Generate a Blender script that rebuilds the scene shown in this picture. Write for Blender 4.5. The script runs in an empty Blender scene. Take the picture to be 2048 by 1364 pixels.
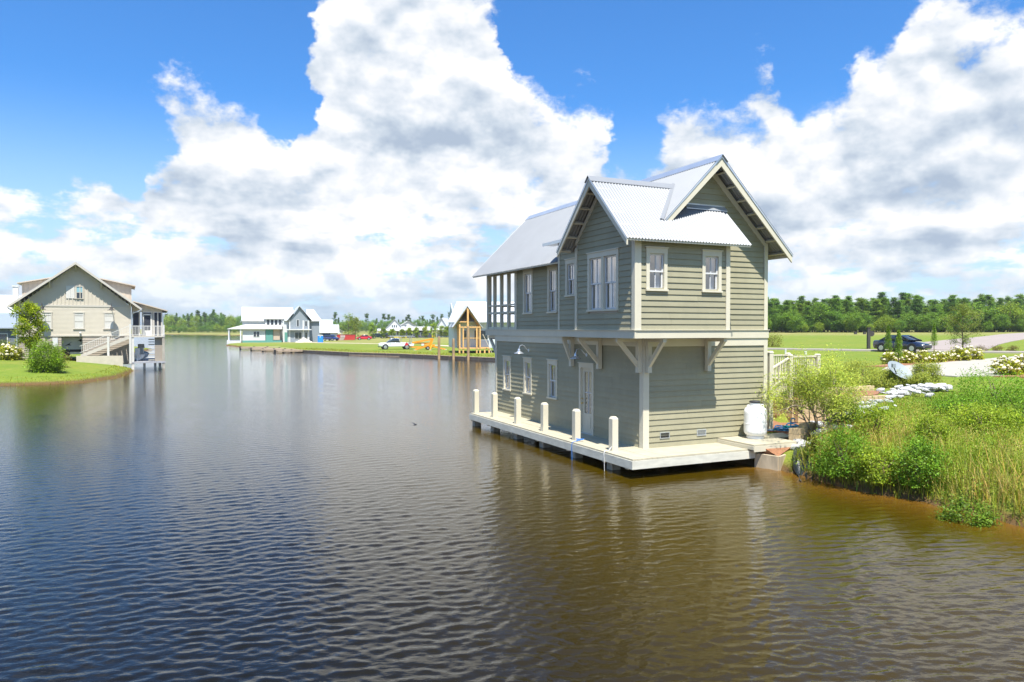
import bpy, bmesh, math, random
import numpy as np
from mathutils import Vector, Matrix
D = bpy.data
SC = bpy.context.scene
COL = SC.collection
R = math.radians
random.seed(7)
RNG = np.random.default_rng(11)

# ------------------------------------------------------------------ camera
FPX, CAMH, HZ = 1458.0, 3.73, 657.0            # focal length in photo pixels, camera height above the water, horizon row
PITCH = math.atan((682 - HZ) / FPX)
cam = D.cameras.new('camera'); cam.lens = 36 * FPX / 2048; cam.sensor_width = 36
cam.clip_start = 0.1; cam.clip_end = 9000
camo = D.objects.new('camera', cam); COL.objects.link(camo)
camo.location = (0, 0, CAMH); camo.rotation_euler = (math.pi / 2 - PITCH, 0, 0)
SC.camera = camo

# ------------------------------------------------------------------ light
SUN_TRAVEL = Vector((-0.157, 0.869, -1.96)).normalized()
SUN_EL = math.asin(-SUN_TRAVEL.z); SUN_AZ = math.atan2(-SUN_TRAVEL.x, -SUN_TRAVEL.y)
sl = D.lights.new('sun', 'SUN'); sl.energy = 4.4; sl.angle = R(0.55); sl.color = (1.0, 0.955, 0.88)
so = D.objects.new('sun', sl); COL.objects.link(so)
so.rotation_euler = SUN_TRAVEL.to_track_quat('-Z', 'Y').to_euler()
SC.view_settings.view_transform = 'Standard'; SC.view_settings.look = 'None'
SC.view_settings.exposure = 1.2; SC.view_settings.gamma = 1.0
SC.view_settings.use_curve_mapping = False
SC.render.engine = 'CYCLES'
SC.cycles.max_bounces = 8; SC.cycles.transparent_max_bounces = 24
SC.cycles.diffuse_bounces = 3; SC.cycles.glossy_bounces = 3; SC.cycles.transmission_bounces = 4
SC.cycles.use_denoising = True
SC.cycles.sample_clamp_indirect = 6.0

# ------------------------------------------------------------------ node helper
class NT:
    def __init__(s, tree): s.t = tree; s.n = tree.nodes; s.l = tree.links
    def new(s, typ, **kw):
        nd = s.n.new(typ)
        for k, v in kw.items(): setattr(nd, k, v)
        return nd
    def put(s, sock, v):
        if isinstance(v, bpy.types.NodeSocket): s.l.new(v, sock)
        elif v is not None: sock.default_value = v
    def m(s, op, a, b=None, c=None, clamp=False):
        nd = s.new('ShaderNodeMath', operation=op, use_clamp=clamp)
        s.put(nd.inputs[0], a); s.put(nd.inputs[1], b); s.put(nd.inputs[2], c)
        return nd.outputs[0]
    def vm(s, op, a, b=None, sc=None):
        nd = s.new('ShaderNodeVectorMath', operation=op)
        s.put(nd.inputs[0], a); s.put(nd.inputs[1], b)
        if sc is not None: s.put(nd.inputs['Scale'], sc)
        return nd.outputs['Value'] if op in ('LENGTH', 'DOT_PRODUCT', 'DISTANCE') else nd.outputs[0]
    def mix(s, f, a, b, blend='MIX'):
        nd = s.new('ShaderNodeMix', data_type='RGBA', blend_type=blend)
        s.put(nd.inputs[0], f); s.put(nd.inputs[6], a); s.put(nd.inputs[7], b)
        return nd.outputs[2]
    def ss(s, x, a, b):
        nd = s.new('ShaderNodeMapRange', interpolation_type='SMOOTHSTEP')
        s.put(nd.inputs[0], x); s.put(nd.inputs[1], a); s.put(nd.inputs[2], b)
        return nd.outputs[0]
    def mr(s, x, a, b, c, d):
        nd = s.new('ShaderNodeMapRange')
        for i, q in enumerate((x, a, b, c, d)): s.put(nd.inputs[i], q)
        return nd.outputs[0]
    def noise(s, vec, scale, detail=4, rough=.5, dist=0.0, typ='FBM'):
        nd = s.new('ShaderNodeTexNoise'); nd.noise_type = typ
        s.put(nd.inputs['Vector'], vec); nd.inputs['Scale'].default_value = scale
        nd.inputs['Detail'].default_value = detail; nd.inputs['Roughness'].default_value = rough
        nd.inputs['Distortion'].default_value = dist
        return nd
    def comb(s, x, y, z):
        nd = s.new('ShaderNodeCombineXYZ'); s.put(nd.inputs[0], x); s.put(nd.inputs[1], y); s.put(nd.inputs[2], z)
        return nd.outputs[0]
    def ramp(s, fac, stops):
        nd = s.new('ShaderNodeValToRGB'); e = nd.color_ramp.elements
        while len(e) < len(stops): e.new(0.5)
        for q, (p, c) in zip(e, stops): q.position = p; q.color = (*c, 1)
        s.put(nd.inputs[0], fac)
        return nd.outputs[0]

# ------------------------------------------------------------------ sky: Nishita air with cumulus in it
# upper outline of the cumulus field, as (photo column, photo row)
TOPS = [(-160, 360), (-60, 370), (10, 345), (80, 420), (140, 352), (205, 322), (262, 370), (300, 190), (350, 148), (420, 165), (500, 222), (560, 235), (600, 150), (640, -20), (700, -75), (900, -70), (985, -20),
        (1016, 90), (1035, 190), (1100, 215), (1150, 195), (1205, 235), (1232, 330), (1262, 352), (1320, 280), (1375, 185), (1425, 190), (1480, 195), (1535, 135), (1585, 215), (1650, 205), (1700, 150),
        (1735, 70), (1780, 70), (1815, -20), (1890, -30), (1945, 40), (2050, 10), (2200, 60)]
# patches of open air between the heaps, and loose puffs (negative weight = open air)
PATCH = [(590, 226, 58, 58, -2.4), (258, 288, 84, 80, -2.2), (330, 345, 60, 40, -.7), (645, 226, 26, 22, .9), (640, 470, 900, 150, .25), (90, 300, 190, 62, -.9), (1690, 75, 40, 120, -.5)]
# shaded undersides of the large heaps
BASES = [(870, 262, 210, 46, 1.0), (735, 175, 120, 80, .62), (905, 205, 130, 50, .45), (1800, 365, 230, 60, 1.0), (1610, 400, 200, 36, .75), (1960, 230, 170, 120, .5), (1760, 290, 130, 60, .5), (1960, 345, 150, 60, .7), (700, 90, 90, 60, .3)]
world = D.worlds.new('World'); SC.world = world; world.use_nodes = True
W = NT(world.node_tree); world.node_tree.nodes.clear()
wout = W.new('ShaderNodeOutputWorld'); wbg = W.new('ShaderNodeBackground')
sky = W.new('ShaderNodeTexSky', sky_type='NISHITA', sun_disc=False)
sky.sun_elevation = SUN_EL; sky.sun_rotation = SUN_AZ; sky.altitude = 30; sky.air_density = 1.0; sky.dust_density = 1.3; sky.ozone_density = 2.2
geo = W.new('ShaderNodeTexCoord')
vdir = W.vm('NORMALIZE', geo.outputs['Generated'])
sx = W.new('ShaderNodeSeparateXYZ'); W.put(sx.inputs[0], vdir)
dx, dy, elv = sx.outputs
az = W.m('ARCTAN2', dx, dy)
azc = W.m('MAXIMUM', W.m('MINIMUM', az, R(44)), R(-44))
hyp = W.m('SQRT', W.m('ADD', W.m('MULTIPLY', dx, dx), W.m('MULTIPLY', dy, dy)))
X0 = W.m('TANGENT', azc)
Y0 = W.m('DIVIDE', W.m('DIVIDE', elv, W.m('MAXIMUM', hyp, .05)), W.m('COSINE', azc))
q = W.vm('MULTIPLY', vdir, (1, 1, 1.4))
wn = W.noise(q, 8.5, 5, .62)
P = W.vm('ADD', W.comb(X0, Y0, 0.0), W.vm('MULTIPLY', W.vm('SUBTRACT', wn.outputs['Color'], (.5, .5, .5)), (.13, .10, 0)))
ps = W.new('ShaderNodeSeparateXYZ'); W.put(ps.inputs[0], P)
YS = 800.0
fc = W.new('ShaderNodeFloatCurve'); cv = fc.mapping.curves[0]
def cx_(px): return (px + 200) / 2448.0
def cy_(py): return (HZ - py) / YS
while len(cv.points) < len(TOPS): cv.points.new(.5, .5)
for pt, (px, py) in zip(cv.points, TOPS): pt.location = (cx_(px), cy_(py)); pt.handle_type = 'AUTO_CLAMPED'
fc.mapping.update()
W.put(fc.inputs['Value'], W.m('MULTIPLY_ADD', ps.outputs[0], FPX / 2448.0, 1224 / 2448.0))
top = fc.outputs[0]
def ell(cx, cy, rx, ry):
    return W.vm('LENGTH', W.vm('MULTIPLY', W.vm('SUBTRACT', P, ((cx - 1024) / FPX, (HZ - cy) / FPX, 0)), (FPX / rx, FPX / ry, 0)))
big = W.noise(q, 3.1, 3, .5).outputs[0]
fbm = W.noise(q, 15.0, 8, .64).outputs[0]
dens = W.m('DIVIDE', W.m('SUBTRACT', top, W.m('MULTIPLY', ps.outputs[1], FPX / YS)), .15)
dens = W.m('MINIMUM', dens, 1.0)
# beyond the photograph's view the same kind of field goes on: scattered heaps, closing towards the horizon
out = W.m('MAXIMUM', W.ss(W.m('ABSOLUTE', az), R(37), R(43)), W.ss(Y0, .47, .62))
gen = W.m('SUBTRACT', W.m('MULTIPLY', W.m('SUBTRACT', big, .52), 5.5), W.mr(elv, .10, .42, -.9, 1.05))
dens = W.m('ADD', W.m('MULTIPLY', dens, W.m('SUBTRACT', 1.0, out)), W.m('MULTIPLY', gen, out))
for (cx, cy, rx, ry, w) in PATCH:
    dens = W.m('ADD', dens, W.m('MULTIPLY', W.ss(ell(cx, cy, rx, ry), 1.6, .1), w))
lay = W.noise(W.vm('MULTIPLY', vdir, (1, 1, 4.2)), 7.5, 6, .6).outputs[0]       # the lower field lies in flat rows
lowm = W.ss(Y0, .25, .12)
dens = W.m('ADD', dens, W.m('MULTIPLY', W.m('SUBTRACT', big, .5), 1.3))
dens = W.m('ADD', dens, W.m('MULTIPLY', W.m('SUBTRACT', fbm, .5), 2.6))
dens = W.m('ADD', dens, W.m('MULTIPLY', W.m('MULTIPLY_ADD', lay, 4.2, -2.66), lowm))
alpha = W.ss(dens, -.15, .55)
# light on the heaps: bright where they thin towards the light, grey on their undersides
off = W.noise(W.vm('ADD', q, (.004, -.010, .026)), 15.0, 4, .5).outputs[0]
fbs = W.noise(q, 15.0, 4, .5).outputs[0]
lit = W.m('SUBTRACT', fbs, off)
h0 = W.noise(q, 6.5, 2.5, .5).outputs[0]; h1 = W.noise(W.vm('ADD', q, (.008, -.02, .060)), 6.5, 2.5, .5).outputs[0]
lit2 = W.m('SUBTRACT', h0, h1)
shade = None
for (cx, cy, rx, ry, w) in BASES:
    v = W.m('MULTIPLY', W.ss(ell(cx, cy, rx, ry), 1.4, .3), w)
    shade = v if shade is None else W.m('MAXIMUM', shade, v)
lay2 = W.noise(W.vm('MULTIPLY', W.vm('ADD', vdir, (.31, .17, .02)), (1, 1, 3.6)), 6.0, 4, .55).outputs[0]       # grey undersides
shade = W.m('MAXIMUM', shade, W.m('MULTIPLY', W.ss(lay2, .46, .70), W.m('MULTIPLY_ADD', lowm, .42, .45)))
br = W.m('ADD', W.m('MULTIPLY_ADD', lit, 2.0, .86), W.m('MULTIPLY_ADD', W.m('SUBTRACT', fbm, .5), .35, W.m('MULTIPLY', lit2, .95)))
br = W.m('SUBTRACT', br, W.m('MULTIPLY', shade, .66))
ccol = W.ramp(br, [(0.0, (.44, .53, .66)), (.35, (.62, .70, .80)), (.62, (.79, .84, .91)), (.84, (.93, .95, .98)), (1.0, (1.12, 1.11, 1.10))])
ccol = W.mix(W.m('MULTIPLY', W.ss(elv, .12, .0), .6), ccol, (.55, .70, .86, 1))       # air in front of the farthest clouds
skyc = W.vm('MULTIPLY', sky.outputs[0], (.031, .064, .097))
hsv = W.new('ShaderNodeHueSaturation'); hsv.inputs['Saturation'].default_value = 1.0; hsv.inputs['Value'].default_value = 1.0; W.put(hsv.inputs['Color'], skyc)
airy = W.mix(W.m('MULTIPLY', W.ss(elv, .30, .02), .80), hsv.outputs[0], (.33, .42, .50, 1))       # pale moist air low down
final = W.mix(alpha, airy, W.vm('MULTIPLY', ccol, (.462, .462, .462)))
W.put(wbg.inputs[0], final); wbg.inputs[1].default_value = 1.0
W.l.new(wbg.outputs[0], wout.inputs[0])
world.cycles.sampling_method = 'MANUAL'; world.cycles.sample_map_resolution = 512

# ------------------------------------------------------------------ materials
MATS = {}
def material(name, col, rough=.6, metal=0.0, var=0.0, vscale=3.0, vdetail=4, col2=None, bump=0.0, bscale=30.0, coat=0.0, spec=.5, stretch=(1, 1, 1), attr=None, transl=0.0, island=0.0):
    """plain procedural surface: base colour broken up by noise, optional second colour, grain as bump"""
    if name in MATS: return MATS[name]
    m = D.materials.new(name); m.use_nodes = True; N = NT(m.node_tree)
    b = m.node_tree.nodes['Principled BSDF']; o = m.node_tree.nodes['Material Output']
    tc = N.new('ShaderNodeTexCoord'); vec = N.vm('MULTIPLY', tc.outputs['Object'], stretch)
    c = (*col, 1)
    if col2 is not None or var > 0:
        nz = N.noise(vec, vscale, vdetail, .6).outputs[0]
        if col2 is not None: c = N.mix(N.ss(nz, .38, .62), c, (*col2, 1))
        if var > 0:
            k = N.mr(nz, .25, .75, 1 - var, 1 + var)
            c = N.mix(1.0, c, N.comb(k, k, k), 'MULTIPLY')
    if attr:
        at = N.new('ShaderNodeAttribute', attribute_name=attr)
        c = N.mix(1.0, c, at.outputs['Color'], 'MULTIPLY')
    if island > 0:
        oi = N.new('ShaderNodeObjectInfo'); k = N.mr(oi.outputs['Random'], 0, 1, 1 - island, 1 + island)
        c = N.mix(1.0, c, N.comb(k, k, k), 'MULTIPLY')
    N.put(b.inputs['Base Color'], c)
    b.inputs['Roughness'].default_value = rough; b.inputs['Metallic'].default_value = metal
    b.inputs['Specular IOR Level'].default_value = spec; b.inputs['Coat Weight'].default_value = coat
    if bump > 0:
        bn = N.new('ShaderNodeBump'); bn.inputs['Strength'].default_value = bump; bn.inputs['Distance'].default_value = .02
        N.put(bn.inputs['Height'], N.noise(vec, bscale, 5, .6).outputs[0]); N.l.new(bn.outputs[0], b.inputs['Normal'])
    if transl > 0:
        t = N.new('ShaderNodeBsdfTranslucent'); N.put(t.inputs[0], c); ms = N.new('ShaderNodeMixShader')
        ms.inputs[0].default_value = transl; N.l.new(b.outputs[0], ms.inputs[1]); N.l.new(t.outputs[0], ms.inputs[2]); N.l.new(ms.outputs[0], o.inputs[0])
    MATS[name] = m
    return m
def glass(name, tint=(.8, .85, .88), refl=.16):
    if name in MATS: return MATS[name]
    m = D.materials.new(name); m.use_nodes = True; N = NT(m.node_tree); m.node_tree.nodes.clear()
    o = N.new('ShaderNodeOutputMaterial'); t = N.new('ShaderNodeBsdfTransparent'); g = N.new('ShaderNodeBsdfGlossy'); ms = N.new('ShaderNodeMixShader')
    t.inputs[0].default_value = (*tint, 1); g.inputs[0].default_value = (1, 1, 1, 1); g.inputs['Roughness'].default_value = .015
    lw = N.new('ShaderNodeLayerWeight'); lw.inputs[0].default_value = .5
    f = N.m('MULTIPLY_ADD', lw.outputs['Facing'], .45, refl, clamp=True)
    tc = N.new('ShaderNodeTexCoord'); bn = N.new('ShaderNodeBump'); bn.inputs['Strength'].default_value = .06; bn.inputs['Distance'].default_value = .05
    N.put(bn.inputs['Height'], N.noise(tc.outputs['Object'], 2.2, 1, .5).outputs[0]); N.l.new(bn.outputs[0], g.inputs['Normal'])
    N.put(ms.inputs[0], f); N.l.new(t.outputs[0], ms.inputs[1]); N.l.new(g.outputs[0], ms.inputs[2]); N.l.new(ms.outputs[0], o.inputs[0])
    MATS[name] = m; return m

# ------------------------------------------------------------------ mesh helpers
def V(*a): return np.array(a, float)
class MB:
    def __init__(s): s.v = []; s.f = []; s.mi = []; s.cm = 0
    def add(s, vs, fs):
        k = len(s.v); s.v += [tuple(map(float, p)) for p in vs]; s.f += [tuple(i + k for i in f) for f in fs]; s.mi += [s.cm] * len(fs); return s
    def use(s, i): s.cm = i; return s
    def hexa(s, p):           # 8 corners: bottom loop 0-3, top loop 4-7
        return s.add(p, [(3, 2, 1, 0), (4, 5, 6, 7), (0, 1, 5, 4), (1, 2, 6, 5), (2, 3, 7, 6), (3, 0, 4, 7)])
    def box(s, x0, x1, y0, y1, z0, z1):
        return s.hexa([(x0, y0, z0), (x1, y0, z0), (x1, y1, z0), (x0, y1, z0), (x0, y0, z1), (x1, y0, z1), (x1, y1, z1), (x0, y1, z1)])
    def beam(s, p, q, w, h, up=(0, 0, 1)):
        p = V(*p); q = V(*q); d = q - p; d /= np.linalg.norm(d); up = V(*up)
        sd = np.cross(d, up); n = np.linalg.norm(sd)
        if n < 1e-6: sd = np.cross(d, V(0, 1, 0)); n = np.linalg.norm(sd)
        sd = sd / n; up = np.cross(sd, d); a = sd * w / 2; b = up * h / 2
        return s.hexa([p - a - b, p + a - b, q + a - b, q - a - b, p - a + b, p + a + b, q + a + b, q - a + b])
    def prism(s, poly, vec):
        n = len(poly); vec = V(*vec); a = [V(*p) for p in poly]; b = [p + vec for p in a]
        return s.add(a + b, [tuple(range(n))[::-1], tuple(range(n, 2 * n))] + [(i, (i + 1) % n, n + (i + 1) % n, n + i) for i in range(n)])
    def tube(s, pts, r, n=8, caps=True):
        pts = [V(*p) for p in pts]; m = len(pts); rr = r if hasattr(r, '__len__') else [r] * m
        vs = []; prev = None
        for i, p in enumerate(pts):
            t = pts[min(i + 1, m - 1)] - pts[max(i - 1, 0)]; t = t / (np.linalg.norm(t) + 1e-9)
            if prev is None: a = np.cross(t, V(0, 0, 1) if abs(t[2]) < .9 else V(1, 0, 0))
            else: a = prev - t * (prev @ t)
            a = a / (np.linalg.norm(a) + 1e-9); prev = a; b = np.cross(t, a)
            vs += [p + rr[i] * (math.cos(2 * math.pi * k / n) * a + math.sin(2 * math.pi * k / n) * b) for k in range(n)]
        fs = [(i * n + k, i * n + (k + 1) % n, (i + 1) * n + (k + 1) % n, (i + 1) * n + k) for i in range(m - 1) for k in range(n)]
        if caps: fs += [tuple(range(n))[::-1], tuple(range((m - 1) * n, m * n))]
        return s.add(vs, fs)
    def lathe(s, prof, n=20, c=(0, 0, 0), axis='z'):
        vs = []
        for (r, z) in prof:
            for k in range(n):
                t = 2 * math.pi * k / n; x, y = r * math.cos(t), r * math.sin(t)
                p = (x, y, z) if axis == 'z' else ((x, z, y) if axis == 'y' else (z, x, y))
                vs.append((c[0] + p[0], c[1] + p[1], c[2] + p[2]))
        m = len(prof)
        fs = [(i * n + k, i * n + (k + 1) % n, (i + 1) * n + (k + 1) % n, (i + 1) * n + k) for i in range(m - 1) for k in range(n)]
        fs += [tuple(range(n))[::-1], tuple(range((m - 1) * n, m * n))]
        return s.add(vs, fs)
    def poly(s, pts): return s.add(pts, [tuple(range(len(pts)))])
    def mesh(s, name, mats, smooth=False):
        me = D.meshes.new(name); me.from_pydata(s.v, [], s.f)
        for m in (mats if isinstance(mats, (list, tuple)) else [mats]): me.materials.append(m)
        if any(s.mi): me.polygons.foreach_set('material_index', s.mi)
        if smooth: me.polygons.foreach_set('use_smooth', [True] * len(s.f)); me.set_sharp_from_angle(angle=R(35))
        return me
    def build(s, name, mats, parent=None, smooth=False, loc=None):
        return obj(name, s.mesh(name, mats, smooth), parent, loc)
def obj(name, data, parent=None, loc=None):
    o = D.objects.new(name, data); COL.objects.link(o)
    if parent is not None: o.parent = parent
    if loc is not None: o.location = loc
    return o
def tag(o, label=None, cat=None, group=None, kind=None):
    if label: o['label'] = label
    if cat: o['category'] = cat
    if group: o['group'] = group
    if kind: o['kind'] = kind
    return o
def empty(name, loc, rz=0.0, label=None, cat=None, group=None):
    o = D.objects.new(name, None); COL.objects.link(o); o.location = loc; o.rotation_euler = (0, 0, rz); o.empty_display_size = .3
    return tag(o, label, cat, group)
def copy_tree(o, parent=None):
    c = o.copy(); COL.objects.link(c); c.parent = parent
    for ch in o.children: copy_tree(ch, c)
    return c
def at(px, py, z):                 # the point at height z that stands at a place of the photograph
    d = V((px - 1024) / FPX, 1, (682 - py) / FPX); cp, sp = math.cos(PITCH), math.sin(PITCH)
    w = V(d[0], cp + d[2] * sp, -sp + d[2] * cp); t = (z - CAMH) / w[2]
    return V(w[0] * t, w[1] * t, z)
def np_mesh(name, verts, faces, mats, attr=None, smooth=False):
    """fast mesh from numpy arrays: verts (n,3), faces (m,k)"""
    me = D.meshes.new(name); n = len(verts); m, k = faces.shape
    me.vertices.add(n); me.vertices.foreach_set('co', np.ascontiguousarray(verts, np.float32).ravel())
    me.loops.add(m * k); me.loops.foreach_set('vertex_index', np.ascontiguousarray(faces, np.int32).ravel())
    me.polygons.add(m); me.polygons.foreach_set('loop_start', np.arange(0, m * k, k, dtype=np.int32))
    if smooth: me.polygons.foreach_set('use_smooth', np.ones(m, bool))
    for q in (mats if isinstance(mats, (list, tuple)) else [mats]): me.materials.append(q)
    me.update(calc_edges=True)
    if attr is not None:
        a = me.color_attributes.new('tint', 'FLOAT_COLOR', 'POINT')
        c = np.ones((n, 4), np.float32); c[:, :3] = attr; a.data.foreach_set('color', c.ravel())
    return me

# shared surfaces
siding_plain = material('olive_siding_far', (.285, .262, .160), .62, var=.07, vscale=1.3, bump=.12, bscale=60, island=.045, stretch=(1, 1, 1))
def siding_mat():
    """painted fibre-cement boards: wood grain, faint fading, dust low on each board and a few lime specks"""
    m = D.materials.new('olive_siding'); m.use_nodes = True; N = NT(m.node_tree); b = m.node_tree.nodes['Principled BSDF']
    tc = N.new('ShaderNodeTexCoord'); p = tc.outputs['Object']; oi = N.new('ShaderNodeObjectInfo')
    n1 = N.noise(p, 1.1, 4, .6).outputs[0]; n2 = N.noise(N.vm('MULTIPLY', p, (3, 3, 40)), 1.0, 4, .6).outputs[0]; n3 = N.noise(N.vm('MULTIPLY', p, (1, 1, .35)), 5.0, 5, .65).outputs[0]
    k = N.m('MULTIPLY', N.mr(n1, .25, .75, .93, 1.07), N.mr(n2, .2, .8, .95, 1.05)); k = N.m('MULTIPLY', k, N.mr(oi.outputs['Random'], 0, 1, .94, 1.06)); k = N.m('MULTIPLY', k, N.mr(n3, .3, .7, .95, 1.04))
    c = N.mix(1.0, (.292, .270, .172, 1), N.comb(k, k, k), 'MULTIPLY')
    sp = N.ss(N.noise(p, 17.0, 2, .5).outputs[0], .745, .765); c = N.mix(N.m('MULTIPLY', sp, .55), c, (.5, .49, .42, 1))
    N.put(b.inputs['Base Color'], c); b.inputs['Roughness'].default_value = .6
    bn = N.new('ShaderNodeBump'); bn.inputs['Strength'].default_value = .18; bn.inputs['Distance'].default_value = .01; N.put(bn.inputs['Height'], n2); N.l.new(bn.outputs[0], b.inputs['Normal'])
    MATS['olive_siding'] = m; return m
siding = siding_mat()
trim = material('cream_trim', (.57, .525, .40), .55, var=.05, vscale=2.0, island=.03)
roofm = material('galvanised_roof', (.235, .243, .25), .48, metal=.25, var=.06, vscale=1.1)
flash = material('bare_flashing', (.60, .64, .68), .30, metal=.7, var=.08, vscale=2)
deckm = material('cream_deck_boards', (.40, .36, .26), .65, var=.12, vscale=2.5, island=.05, bump=.1, bscale=20)
pilem = material('wet_piling', (.33, .30, .24), .8, var=.3, vscale=4, bump=.3, bscale=14, stretch=(1, 1, .25))
darkm = material('dark_void', (.02, .02, .02), .9)
inner = material('interior_plaster', (.45, .43, .40), .9)
curtm = material('white_curtain', (.78, .80, .84), .9, var=.05, vscale=5, transl=.25)
winglass = glass('window_glass')
whitem = material('white_paint', (.58, .58, .57), .4, var=.03, vscale=3)
timber = material('treated_timber', (.50, .375, .215), .8, var=.22, vscale=5, bump=.35, bscale=18, stretch=(1, 1, 1), island=.12)
woodraw = material('fresh_lumber', (.62, .36, .13), .7, var=.14, vscale=4, island=.1)
wood_old = material('weathered_wood', (.36, .27, .18), .85, var=.25, vscale=3, bump=.3, bscale=15)
tyrem = material('tyre_rubber', (.018, .018, .02), .8)
rimm = material('alloy_rim', (.55, .56, .58), .3, metal=.8)
carglass = material('dark_car_glass', (.025, .035, .045), .06, spec=.9)

# ------------------------------------------------------------------ the boathouse
HANG = math.atan(669 / 1458)
HO = at(1287, 897, .5); HO[2] = 0
UX = V(math.cos(HANG), math.sin(HANG), 0); VX = V(-math.sin(HANG), math.cos(HANG), 0)
def HW(u, v, z): return HO + u * UX + v * VX + V(0, 0, z)
house = empty('boathouse', tuple(HO), HANG, 'two storey olive boathouse with pale metal roofs standing over the lake', 'house')
LEN, WID, Z0, ZB, ZU = 9.95, 4.30, .50, 3.24, 3.68
RIDGE, RU = 8.45, 2.15            # main ridge height and place across the house; 45 degree slopes
def FR(v0): return lambda s, z, o: (s, v0 - o, z)       # a wall that faces the camera's right: s runs along u
def LE(u0): return lambda s, z, o: (u0 - o, s, z)       # a wall that faces the open lake: s runs along v
def panel(M, s0, s1, z0, z1, holes, name, mat, parent, th=.10, top=None):
    """sheathing with real openings; top(s) gives a sloping upper edge"""
    b = MB(); ss = sorted({s0, s1, *[q for h in holes for q in h[:2]]}); zs = sorted({z0, z1, *[q for h in holes for q in h[2:]]})
    for i in range(len(ss) - 1):
        for j in range(len(zs) - 1):
            a, c, d, e = ss[i], ss[i + 1], zs[j], zs[j + 1]; m, n = (a + c) / 2, (d + e) / 2
            if any(h[0] < m < h[1] and h[2] < n < h[3] for h in holes): continue
            b.hexa([M(a, d, -th), M(c, d, -th), M(c, d, 0), M(a, d, 0), M(a, e, -th), M(c, e, -th), M(c, e, 0), M(a, e, 0)])
    if top is not None:
        poly = [(s0, z1)] + top + [(s1, z1)]
        b.prism([M(s, z, -th) for s, z in poly], V(*M(0, 0, 0)) - V(*M(0, 0, -th)))
    return b.build(name, mat, parent)
def clap(M, wall, z0, z1, lo, hi, holes, mat=siding, ex=.152):
    """lapped boards, each its own piece; lo(z)/hi(z) give the ends"""
    n = max(1, round((z1 - z0) / ex)); ex = (z1 - z0) / n
    for i in range(n):
        zb, zt = z0 + i * ex, z0 + (i + 1) * ex; zm = (zb + zt) / 2
        segs = [((lo(zb), lo(zt)), (hi(zb), hi(zt)))]
        for h in holes:
            if not (h[2] < zm < h[3]): continue
            out = []
            for a, c in segs:
                if h[1] <= min(a) or h[0] >= max(c): out.append((a, c)); continue
                if h[0] > max(a): out.append((a, (h[0], h[0])))
                if h[1] < min(c): out.append(((h[1], h[1]), c))
            segs = out
        for (a0, a1), (c0, c1) in segs:
            if min(c0 - a0, c1 - a1) < -.02 or max(c0 - a0, c1 - a1) < .05: continue
            c0 = max(c0, a0 + .005); c1 = max(c1, a1 + .005)
            cuts = [0, random.uniform(.3, .7), 1] if (c0 - a0) > 2.2 and random.random() < .55 else [0, 1]
            for q0, q1 in zip(cuts[:-1], cuts[1:]):
              A0, A1, C0, C1 = a0 + (c0 - a0) * q0, a1 + (c1 - a1) * q0, a0 + (c0 - a0) * q1 - (.003 if q1 < 1 else 0), a1 + (c1 - a1) * q1 - (.003 if q1 < 1 else 0); j = random.uniform(-.002, .002)
              b = MB(); b.hexa([M(A0, zb, .002), M(C0, zb, .002), M(C0, zb, .033 + j), M(A0, zb, .033 + j), M(A1, zt + .004, .002), M(C1, zt + .004, .002), M(C1, zt + .004, .010), M(A1, zt + .004, .010)])
              b.build('siding_board', mat, wall)
def opening(s0, s1, z0, z1): return (s0 + .085, s1 - .085, z0 + .05, z1 - .12)
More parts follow.
